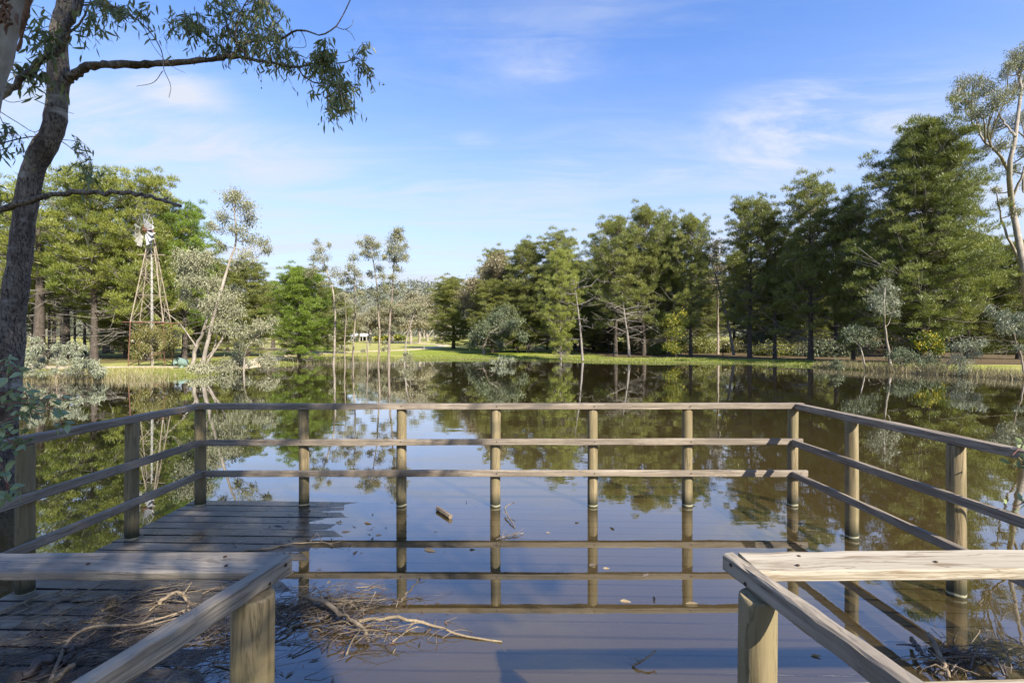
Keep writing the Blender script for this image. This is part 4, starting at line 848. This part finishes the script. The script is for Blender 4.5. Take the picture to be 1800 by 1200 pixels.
for pts, n in (([(-40, 720), (0, 712), (30, 708), (75, 712), (100, 725), (108, 745)], 20), ([(-40, 760), (0, 745), (30, 730), (60, 722), (70, 748)], 18), ([(-30, 790), (0, 770), (20, 775), (38, 790)], 12), ([(-30, 655), (0, 640), (15, 638), (32, 650)], 11), ([(-30, 670), (0, 655), (20, 660), (40, 665)], 7), ([(-20, 700), (10, 690), (40, 690), (60, 705)], 12),
               ([(-20, 800), (0, 815), (12, 845), (8, 880)], 10), ([(-30, 830), (0, 840), (15, 850), (20, 870)], 6), ([(40, 700), (70, 702), (95, 700), (110, 703)], 5), ([(-30, 750), (10, 760), (30, 770), (40, 775)], 12)): jspray(pts, n)
rt = np.random.default_rng(4)
for (a, b) in (((-20, 720), 2.7), ((-20, 800), 2.7), ((-20, 650), 2.7)): e = P(*a, b); m_ = main[np.argmin(np.linalg.norm(main-e, axis=1))]; tube(tg, spline([m_, (m_+e)/2, e], 5), [.007, .006, .005, .005, .004], 5)
ob('stem', st.mesh('stem', M['twig_red']), sg); ob('twigs', tg.mesh('twigs', M['twig_red']), sg); js.finish(rng)
# the sprig at the right edge
sr = thing('gum_sapling', 'small leafy sprig poking in at the right edge above the far railing', 'gum sapling', (0, 0, 0)); js = LeafSet(sr, JM, M['juv'], 60, .5); tg = Geo()
tube(tg, spline([(3.6, 2.75, -.4), (3.45, 2.75, .4), (3.2, 2.74, .9), (3.0, 2.72, 1.1)], 10), np.linspace(.012, .005, 10), 5)
for pts, n in (([(1840, 770), (1815, 780), (1795, 785), (1780, 800)], 8), ([(1840, 820), (1820, 810), (1800, 815), (1785, 825)], 6), ([(1840, 880), (1815, 870), (1795, 885), (1780, 890)], 5)): jspray(pts, n, 2.75)
ob('stem', tg.mesh('stem', M['twig_red']), sr); js.finish(rng)

# ------------------------------------------------------------------ windmill
M['galv'] = simple_mat('galvanised_steel', (.34, .32, .28), (.62, .60, .55), 5, .5, .1, metal=.25, spec=.5)
M['galv_rust'] = simple_mat('rusty_galvanised_steel', (.20, .15, .095), (.42, .36, .28), 3, .65, .1, metal=.1)
M['rust'] = simple_mat('red_rust', (.10, .045, .03), (.20, .10, .065), 5, .8, .2)
wm = thing('windmill', 'old steel farm windmill with a damaged wheel on a rusty lattice tower', 'windmill', (0, 0, 0)); WD = 29.2
wbase = P(266, 600, WD); wbase[2] = 0; cx_, cy_ = wbase[0], wbase[1]; gz0 = float(zt(cx_, cy_))
ztop = P(266, 412, WD)[2]; zpl = P(266, 566, WD)[2]; rot = R(22)
def cor(k, z):
    hw = np.interp(z, [gz0-.3, zpl, ztop], [1.12, 1.0, .10]); a = rot+R(45)+k*math.pi/2; return np.array([cx_+hw*1.414*math.cos(a)*.80, cy_+hw*1.414*math.sin(a)*.80, z])
def bar(name, a, b, r, mat, parent=wm, sides=5, label=None): g = Geo(); tube(g, [a, (np.array(a)+np.array(b))/2, b], r, sides, cap=True); return ob(name, g.mesh(name, mat, False), parent, label=label)
for k in range(4): bar('leg', cor(k, zpl-.02), cor(k, ztop), .028, M['galv_rust']); bar('lower_leg', cor(k, gz0-.3), cor(k, zpl-.02), .026, M['rust'])
lv = [zpl, zpl+(ztop-zpl)*.30, zpl+(ztop-zpl)*.54, zpl+(ztop-zpl)*.74, zpl+(ztop-zpl)*.88]
for i, z in enumerate(lv):
    for k in range(4):
        bar('girt', cor(k, z), cor((k+1) % 4, z), .013, M['galv_rust'])
        if i < 4: z2 = lv[i+1]; bar('brace', cor(k, z), cor((k+1) % 4, z2), .011, M['galv_rust']); bar('brace', cor((k+1) % 4, z), cor(k, z2), .011, M['galv_rust'])
for k in (0, 2): bar('brace', cor(k, gz0+.1), cor(k+1, gz0+.9), .022, M['rust'])
bar('pump_rod', (cx_, cy_, gz0-.2), (cx_, cy_, ztop+.2), .028, M['galv']); bar('pipe', (cx_+.12, cy_, gz0), (cx_+.05, cy_, ztop-1.4), .022, M['galv'])
for s_ in (-1, 1):
    q = cor(0, zpl-.05); bar('platform_beam', np.array([cx_-1.3, cy_+s_*.55, zpl-.02]), np.array([cx_+1.35, cy_+s_*.75, zpl-.05]), .03, M['rust'])
bar('perch', (cx_-.75, cy_-.1, ztop-1.25), (cx_+.75, cy_+.1, ztop-1.22), .03, M['galv_rust'])
hub = P(266, 407, WD); ax = unit(np.array([-.42, -.90, .02])); uu = unit(np.cross(ax, [0, 0, 1])); vv = np.cross(uu, ax); hub2 = hub+ax*.38
wh = ob('wheel', (lambda g: (tube(g, [hub, hub+ax*.25, hub2+ax*.12], [.07, .10, .06], 8, cap=True), g.mesh('wheel', M['rust']))[1])(Geo()), wm)
g = Geo()
for rr_ in (.50, .92): th = np.linspace(0, 2*math.pi, 33); tube(g, [hub2+uu*rr_*math.cos(a)+vv*rr_*math.sin(a) for a in th], .012, 4)
ob('rim', g.mesh('rim', M['galv']), wh); rw = np.random.default_rng(3)
for i in range(18):
    a = i*2*math.pi/18
    if i in (13, 14): continue
    g = Geo(); rad = uu*math.cos(a)+vv*math.sin(a); tan = -uu*math.sin(a)+vv*math.cos(a); tw = unit(tan*.80+ax*(.6+rw.normal()*.12)); rows = []
    for r_, hw in ((.36, .055), (.7, .105), (1.04, .145)):
        for s_ in (-1, 0, 1): rows.append(hub2+rad*r_+tw*hw*s_+ax*(.03 if s_ == 0 else 0))
    g.add(rows, [(0, 1, 4, 3), (1, 2, 5, 4), (3, 4, 7, 6), (4, 5, 8, 7)]); g.add(np.array(rows)-ax*.006, [(3, 4, 1, 0), (4, 5, 2, 1), (6, 7, 4, 3), (7, 8, 5, 4)])
    ob('blade', g.mesh('blade', M['galv']), wh)
    if i % 3 == 0: g = Geo(); tube(g, [hub2, hub2+rad*.98], .011, 4); ob('spoke', g.mesh('spoke', M['rust']), wh)
# tail vane, folded beside the wheel
g = Geo(); tdir = unit(np.array([-.62, .35, .30])); up_ = unit(np.array([.25, 0, 1])); b0 = hub+np.array([.1, .1, .1])
V = [b0+tdir*a+np.array([0, 0, z]) for a, z in ((.2, -.05), (1.25, -.30), (1.35, .34), (.25, .22))]; V += [v+np.array([.02, .02, 0]) for v in V]
g.add(V, [(0, 1, 2, 3), (7, 6, 5, 4), (0, 4, 5, 1), (1, 5, 6, 2), (2, 6, 7, 3), (3, 7, 4, 0)]); ob('tail_vane', g.mesh('tail_vane', M['galv'], False), wm)
bar('tail_arm', hub, hub+tdir*1.2, .02, M['rust'])
g = Geo(); tube(g, [hub+np.array([0, 0, -.25]), hub+np.array([0, 0, .0]), hub+np.array([0, 0, .22])], [.10, .16, .07], 10, cap=True); ob('gearbox', g.mesh('gearbox', M['rust']), wm)
# green pump drum left on the bank
g = Geo(); b = P(317, 634, 27); zz = float(zt(b[0], b[1])); th = np.linspace(0, 2*math.pi, 20); M['drum'] = simple_mat('faded_green_paint', (.12, .19, .16), (.24, .31, .27), 9, .6)
tube(g, [(b[0]-.1, b[1]-.2, zz+.42), (b[0]-.02, b[1], zz+.36), (b[0]+.12, b[1]+.3, zz+.28)], [.24, .25, .22], 16); tube(g, [(b[0]-.1, b[1]-.2, zz+.42), (b[0]-.03, b[1]-.02, zz+.37)], [.15, .13], 14)
tube(g, [(b[0]+.05, b[1], zz+.2), (b[0]+.1, b[1], zz-.05)], .1, 8)
tag(ob('pump_casing', g.mesh('pump_casing', M['drum'])), 'faded green round pump casing on the bank right of the windmill', 'pump')

# ------------------------------------------------------------------ far house, fences
def box(g, x0, x1, y0, y1, z0, z1):
    V = [(x, y, z) for z in (z0, z1) for x, y in ((x0, y0), (x1, y0), (x1, y1), (x0, y1))]
    g.add(V, [(0, 3, 2, 1), (4, 5, 6, 7), (0, 1, 5, 4), (1, 2, 6, 5), (2, 3, 7, 6), (3, 0, 4, 7)]); return g
hs = P(627, 592, 128); hz0 = float(zt(hs[0], hs[1])); house = thing('farm_shed', 'small white shed with a pale metal roof and open dark bays beyond the paddock', 'shed', (hs[0], hs[1], hz0))
M['white'] = simple_mat('white_cladding', (.62, .60, .55), (.78, .77, .72), 2); M['roof'] = simple_mat('pale_metal_roof', (.60, .62, .64), (.75, .76, .78), 1, .4, .1, spec=.5); M['dark'] = simple_mat('dark_opening', (.012, .012, .013), (.03, .03, .03), 3)
ob('wall', box(Geo(), -2.6, -.3, 0, 4, 0, 1.15).mesh('wall', M['white'], False), house); ob('back_wall', box(Geo(), -.3, 2.6, 3.4, 4, 0, 1.1).mesh('back_wall', M['dark'], False), house)
for x in (-.3, .7, 1.65, 2.6): ob('veranda_post', box(Geo(), x-.05, x+.05, -.2, -.1, 0, 1.15).mesh('veranda_post', M['white'], False), house)
for x in (-2.1, -1.2): o = ob('window', box(Geo(), x, x+.45, -.05, -.004, .4, .85).mesh('window', M['dark'], False), house)
g = Geo(); V = [(-2.8, -.4, 1.15), (2.8, -.4, 1.15), (2.8, 2, 1.85), (-2.8, 2, 1.85), (2.8, 4.4, 1.15), (-2.8, 4.4, 1.15)]; V += [(a, b, c+.08) for a, b, c in V]
g.add(V, [(0, 1, 2, 3), (3, 2, 4, 5), (6, 9, 8, 7), (9, 11, 10, 8), (0, 6, 7, 1), (5, 4, 10, 11), (0, 3, 9, 6), (3, 5, 11, 9), (1, 7, 8, 2), (2, 8, 10, 4)]); ob('roof', g.mesh('roof', M['roof'], False), house)
for i, (px, py, d, lb) in enumerate([(672, 594, 112, 'low yellow flowering clump in the paddock right of the white shed'), (700, 593, 118, 'second low yellow flowering clump, nearer the pale track')]):
    gum_px('wattle_bush', lb, 'wattle', d, (px, py+2), [(px, py)], [(px-8, py, 5), (px, py-1, 5), (px+8, py, 5)], .6, 60+i, mat='wattle', dens=1.0, ydepth=1.5, leaf=(.5, .25), bark='bark_pine')
M['wirepost'] = simple_mat('fence_post_wood', (.20, .17, .13), (.46, .42, .35), 6)
def fence(label, a, b, n, h=1.1, dark=False, rails=3):
    f = thing('paddock_fence', label, 'fence', (0, 0, 0), 0, None); a = np.array(a, float); b = np.array(b, float); m_ = M['bark_pine'] if dark else M['wirepost']
    pts = []
    g = Geo(); tube(g, [(0, 0, -.2), (0, 0, h*.5), (0, 0, h)], .055, 6, cap=True); pmsh = g.mesh('post', m_)
    for i in range(n): q = a+(b-a)*i/(n-1); z = float(zt(q[0], q[1])); ob('post', pmsh, f, (q[0], q[1], z)); pts.append((q[0], q[1], z))
    pts = np.array(pts)
    for r_ in range(rails):
        g = Geo(); tube(g, pts+np.array([0, 0, h*(.92-.3*r_)]), .03 if dark else .008, 4); ob('rail' if dark else 'wire', g.mesh('rail', m_), f)
fence('pale post and wire fence between the left pines and the paddock', (-46, 52), (-12, 66), 16)
fence('dark post and rail fence in the shade behind the railing corner', (20.5, 47), (33, 42), 7, 1.1, True, 2)

# ------------------------------------------------------------------ grass and reeds
def grass(name, label, pts, hgt, wd, mat, seed, tint=None):
    rng = np.random.default_rng(seed); n = len(pts); z = zt(pts[:, 0], pts[:, 1]); g = Geo()
    C = np.stack([pts[:, 0], pts[:, 1], np.maximum(z, -.3)-.01], -1); D = np.stack([rng.normal(size=n)*.28, rng.normal(size=n)*.28, np.ones(n)], -1)
    blades(g, C, D, hgt*rng.uniform(.5, 1.3, n), wd, rng, np.clip(rng.normal(.45, .25, n) if tint is None else tint, 0, 1))
    return tag(ob(name, g.mesh(name, mat, False)), label, name.replace('_', ' '), None, 'stuff')
rng = np.random.default_rng(21)
def band(n, i0, i1, lo, hi):       # points along shoreline segments i0..i1, lo..hi metres inland
    seg = shore[i0:i1+1]; L = np.linalg.norm(np.diff(seg, axis=0), axis=1); k = rng.choice(len(L), n, p=L/L.sum()); t = rng.uniform(0, 1, n)[:, None]
    p = seg[k]*(1-t)+seg[k+1]*t; d = seg[k+1]-seg[k]; nr = np.stack([-d[:, 1], d[:, 0]], -1); nr = nr/np.linalg.norm(nr, axis=1)[:, None]
    return p+nr*(lo+(hi-lo)*rng.uniform(0, 1, n)**1.5)[:, None]
pts = band(26000, 0, 7, -.6, 7); tk_ = spline(TRACK, 200); pts = pts[np.array([np.min(np.hypot(tk_[:, 0]-p[0], tk_[:, 1]-p[1])) > 1.4 for p in pts])]; grass('bank_grass', 'mixed green and straw grass along the left bank', pts, .15, .03, M['grass'], 1, np.clip(.45+.3*np.sin(pts[:, 0]*.9)+rng.normal(size=len(pts))*.2, 0, 1))
pts = band(30000, 7, 14, -.3, 5); grass('lawn_grass', 'short bright green grass along the far bank', pts, .12, .035, M['grass'], 2, np.clip(rng.normal(.12, .12, len(pts)), 0, 1))
pts = band(6000, 13, 17, -.3, 2.0); grass('reeds', 'dry straw coloured reeds along the right water edge', pts, .42, .025, M['straw'], 3)
pts = band(3500, 0, 3, -1.2, .6); grass('reeds', 'dry pale reeds standing in the water at the left bank', pts, .4, .022, M['straw'], 4)
pts = rng.uniform((-17.5, 30), (-9, 44), (1400, 2)); pts = pts[(pts[:, 1] > 36-.4*(pts[:, 0]+17))]; grass('reeds', 'sparse thin reeds among the saplings in the far water', pts, .7, .025, M['straw'], 5)

# ------------------------------------------------------------------ driftwood and floating litter
rng = np.random.default_rng(61)
def stick_pts(p, az, L, lift=.03, wob=.06, n=7, z0=.01):
    s = np.linspace(0, 1, n); x = p[0]+math.cos(az)*L*(s-.5); y = p[1]+math.sin(az)*L*(s-.5); w1 = np.cumsum(rng.normal(size=n))*wob*L*.35
    z = z0+lift*np.sin(s*math.pi*rng.uniform(.6, 1.4))*rng.uniform(.2, 1)
    return np.stack([x-math.sin(az)*w1, y+math.cos(az)*w1, z], -1)
def pile(name, label, c, rx, ry, n, mats, h, Lr=(.10, .5)):
    gs = [Geo() for _ in mats]
    for i in range(n):
        p = (c[0]+rng.normal()*rx*.5, c[1]+rng.normal()*ry*.5); az = rng.normal()*.42+(.15 if rng.random() < .7 else 1.2); L = rng.uniform(*Lr)**1.0; r = rng.choice([.0018, .0025, .004, .006], p=[.4, .35, .18, .07])
        zb = max(0, dzx(p[0]))+rng.uniform(0, h)*max(.15, 1-((p[0]-c[0])/rx)**2); q = stick_pts(p, az, L, h*.8, rng.choice([.02, .05, .10]), 7, zb); g = gs[rng.integers(len(mats))]
        tube(g, q, r*np.linspace(1, .4, 7), 4 if r < .004 else 5)
        for k in range(rng.integers(0, 4)):
            a = q[rng.integers(2, 6)]; e = a+np.array([rng.normal()*.06, rng.normal()*.05, rng.uniform(-.01, .05)]); tube(g, [a, (a+e)/2+rng.normal(size=3)*.006, e], [r*.5, r*.4, r*.25], 3)
    t = thing(name, label, 'driftwood', (0, 0, 0), 0, 'washed-up twig piles')
    for g, m_ in zip(gs, mats):
        if g.n: tag(ob('twigs', g.mesh('twigs', m_), t), kind='stuff')
pile('driftwood_pile', 'dark tangle of twigs and bark washed onto the left deck boards', (-2.05, 2.55), .80, .50, 210, [M['stick_dark'], M['stick_dark'], M['stick_dark'], M['stick']], .05)
pile('driftwood_pile', 'twigs scattered on the dry boards near the left edge of the deck', (-2.5, 2.95), .6, .35, 55, [M['stick'], M['straw_stick']], .03)
pile('driftwood_pile', 'thin twigs floating behind the left entrance post', (-1.5, 2.75), .45, .35, 60, [M['stick'], M['stick_dark']], .04)
pile('driftwood_pile', 'pale straw-like twig tangle floating right of the left entrance post', (-1.12, 3.00), .42, .20, 110, [M['straw_stick'], M['stick'], M['stick_dark'], M['stick_dark']], .035)
pile('driftwood_pile', 'tail of the pale twig tangle with dark wet ends near the long curved branch', (-.78, 2.72), .28, .12, 45, [M['stick'], M['stick_dark']], .05, (.08, .3))
pile('driftwood_pile', 'dark twig heap floating at the lower right corner of the deck', (2.45, 2.52), .38, .12, 55, [M['stick_dark'], M['stick_dark'], M['stick']], .05)
def flakes(name, label, cx, cy, rx, ry, n, mat, sz, kind='stuff'):
    g = Geo(); x = cx+rng.normal(size=n)*rx; y = cy+rng.normal(size=n)*ry
    for a, b in zip(x, y):
        L = rng.uniform(*sz); az = rng.uniform(0, 6.28); z = max(0, dzx(a))+.003+rng.uniform(0, .004); d = np.array([math.cos(az), math.sin(az), rng.normal()*.06])*L; e = np.array([-math.sin(az), math.cos(az), rng.normal()*.1])*L*rng.uniform(.12, .4); c = np.array([a, b, z])
        g.add([c-d, c-e*.6, c+d*.9, c+e], [(0, 1, 2, 3)])
    return tag(ob(name, g.mesh(name, M[mat], False)), label, 'litter', None, kind)
flakes('bark_litter', 'dark bark flakes and leaves strewn among the twigs on the left boards', -2.1, 2.7, .55, .40, 700, 'stick_dark', (.008, .035))
flakes('bark_litter', 'brown bark flakes among the pale twigs', -1.15, 2.9, .28, .15, 380, 'scar', (.006, .025))
flakes('leaf_litter', 'small bits of leaf along the wet line of the deck', -2.0, 4.2, .7, .45, 160, 'stick_dark', (.006, .03))
flakes('floating_flecks', 'tiny pale flecks floating on the water over the deck', .4, 3.2, 1.5, .9, 420, 'straw_stick', (.002, .006))
def branch(label, pts, r0, r1, mat='stick', zs=None, twigs=0, name='fallen_branch'):
    m = len(pts); zs = zs or [.012]*m; p = spline([W(a, b, z) for (a, b), z in zip(pts, zs)], 16); p[1:-1] += rng.normal(size=(14, 3))*r0*.4; g = Geo(); tube(g, p, np.linspace(r0, r1, 16)*(1+.1*rng.normal(size=16)), 7, cap=True)
    for _ in range(twigs): a = p[rng.integers(3, 15)]; e = a+rng.normal(size=3)*np.array([.07, .06, .02])+np.array([0, 0, .02]); tube(g, [a, (a+e)/2+rng.normal(size=3)*.008, e], [r1*.9, r1*.6, r1*.3], 4)
    return tag(ob(name, g.mesh(name, M[mat])), label, 'branch', 'loose branches on the deck')
branch('long curved branch floating right of the pale twig tangle', [(632, 1092), (665, 1088), (700, 1084), (740, 1092), (780, 1106), (830, 1118), (882, 1127)], .011, .005, 'straw_stick', [.02, .03, .05, .035, .02, .01, .005])
branch('gnarled forked branch crossing the pale twig tangle', [(540, 1048), (570, 1058), (590, 1075), (615, 1085), (640, 1108), (648, 1125)], .014, .009, 'stick', [.08, .09, .07, .06, .04, .02], 7)
branch('crooked limb lying from the pale tangle toward the entrance post', [(505, 1108), (520, 1098), (550, 1090), (580, 1080), (600, 1066)], .009, .006, 'stick', None, 4)
branch('knobbly root end floating behind the left entrance post', [(320, 1080), (350, 1078), (375, 1066), (400, 1072)], .016, .009, 'stick', [.03, .05, .04, .03], 4)
branch('grey forked branch on the boards beneath the left cap plank', [(280, 1060), (308, 1040), (325, 1050), (335, 1075)], .012, .006, 'stick', [.03, .08, .06, .03], 4)
branch('long bent stick sweeping across the dark tangle', [(90, 1195), (120, 1125), (170, 1100), (250, 1095), (330, 1070)], .009, .005, 'stick', [.04, .08, .09, .06, .04], 5)
branch('thick dark slab of bark at the bottom left corner', [(25, 1192), (70, 1165), (120, 1150), (140, 1140)], .030, .018, 'stick_dark', [.04, .05, .05, .04], 2)
branch('grey stick pointing up through the dark tangle at the bottom left', [(85, 1205), (105, 1185), (130, 1168)], .016, .011, 'stick', [.05, .07, .10], 0)
branch('thin pale stick lying on the left dry boards', [(0, 1075), (40, 1058), (80, 1045), (110, 1038)], .006, .003, 'straw_stick', [.03]*4, 5)
branch('long dark thin stick floating beneath the left cap plank', [(215, 1055), (250, 1046), (290, 1038), (318, 1032)], .006, .003, 'stick_dark', [.02]*4, 3)
branch('pale twig floating where the wet boards meet the water', [(425, 968), (470, 963), (510, 956), (560, 952), (585, 958)], .008, .004, 'straw_stick', [.012]*5, 6)
branch('crooked grey twig standing out of the water right of the centre post', [(905, 925), (892, 905), (888, 892), (900, 884), (906, 884)], .006, .003, 'stick', [.01, .03, .05, .08, .09], 2)
branch('slim forked twig standing above the lower rail reflection', [(705, 1055), (722, 1035), (735, 1020), (740, 1015)], .007, .004, 'stick', [.01, .03, .06, .08], 4)
branch('short upright stub beside the pale twig tangle', [(646, 1066), (655, 1050), (660, 1040)], .006, .004, 'stick', [.01, .04, .05], 0)
branch('small clump of weed and twig against the middle rail reflection', [(872, 948), (890, 942), (905, 940), (920, 936)], .006, .003, 'stick', [.01]*4, 9)
branch('bent twig arching out of the water near the right entrance post', [(1112, 1170), (1130, 1160), (1148, 1146), (1154, 1142)], .006, .003, 'straw_stick', [.005, .03, .05, .06], 2)
branch('thick grey stick leaning across the lower right twig heap', [(1630, 1112), (1645, 1135), (1655, 1160), (1668, 1190)], .013, .008, 'stick', [.10, .08, .06, .03], 2)
branch('short dark stick at the left of the lower right twig heap', [(1602, 1122), (1612, 1135), (1622, 1150)], .011, .009, 'stick_dark', [.03, .05, .04], 1)
branch('long pale stick across the foot of the lower right twig heap', [(1583, 1158), (1620, 1158), (1660, 1164), (1700, 1178), (1722, 1186)], .005, .003, 'straw_stick', [.03]*5, 2)
branch('dark broken bough along the top of the lower right twig heap', [(1640, 1145), (1680, 1146), (1720, 1152), (1745, 1160)], .020, .012, 'stick_dark', [.03]*4, 3)
# chunk of wood, pinecone, floating leaves
g = Geo(); a = W(769, 893, .02); b = W(792, 908, .02); tube(g, spline([a, (a+b)/2, b], 6), .022, 6, cap=True); tag(ob('wood_chunk', g.mesh('wood_chunk', M['stick'], False)), 'short square brown chunk of wood floating between two far posts', 'wood chunk')
g = Geo(); c = W(198, 1062, .045); c[2] = .055
for i in range(90):
    u = (i+.5)/90; ph = i*2.39996; r_ = .034*math.sin(math.pi*(.12+.83*u))+.006; d = np.array([math.cos(ph)*math.cos(.2), math.sin(ph), .35]); p = c+np.array([math.cos(ph)*r_, math.sin(ph)*r_, (u-.5)*.075])
    s = np.array([-math.sin(ph), math.cos(ph), 0])*.008; g.add([p-s-d*.012, p+s-d*.012, p+s*.7+d*.010, p-s*.7+d*.010], [(0, 1, 2, 3)])
tube(g, [c+np.array([0, 0, -.035]), c, c+np.array([0, 0, .035])], [.015, .024, .010], 8)
tag(ob('pine_cone', g.mesh('pine_cone', M['stick'], False)), 'open grey pine cone on the twigs under the left cap plank', 'pine cone')
LFM = []
for i in range(4):
    g = Geo(); leaf_shape(g, np.array([0, 0, 0]), (1, 0, 0), 1, .3, np.random.default_rng(i+5), .5, .05); LFM.append(g.mesh('floating_leaf', M['stick_dark'] if i % 2 else M['straw_stick']))
spots = [(745, 965, .11), (825, 965, .05), (598, 1060, .05), (1035, 993, .06), (1090, 1055, .07), (1150, 1058, .08), (1205, 1060, .08), (1130, 1012, .06), (1060, 998, .05), (735, 1136, .05), (690, 1148, .04), (600, 935, .08), (590, 918, .07), (655, 905, .06), (820, 885, .08), (480, 925, .10), (500, 905, .12), (540, 900, .09), (640, 918, .08), (700, 900, .05), (575, 1025, .05), (1300, 1010, .05), (1080, 930, .06), (1640, 1180, .06), (960, 935, .04), (1010, 918, .05), (1425, 1150, .05), (620, 975, .07), (660, 940, .06)]
for (px, py, L) in spots:
    p = W(px, py, .004); o = ob('fallen_leaf', LFM[len(bpy.data.objects) % 4], None, tuple(p), (rng.uniform(-.2, .2), rng.uniform(-.1, .1), rng.uniform(-.6, .6)+(0 if rng.random() < .7 else 1.5))); o.scale = (L, L, L)
    tag(o, 'single leaf or bark scrap floating on the flooded deck', 'leaf', 'scraps floating over the deck')
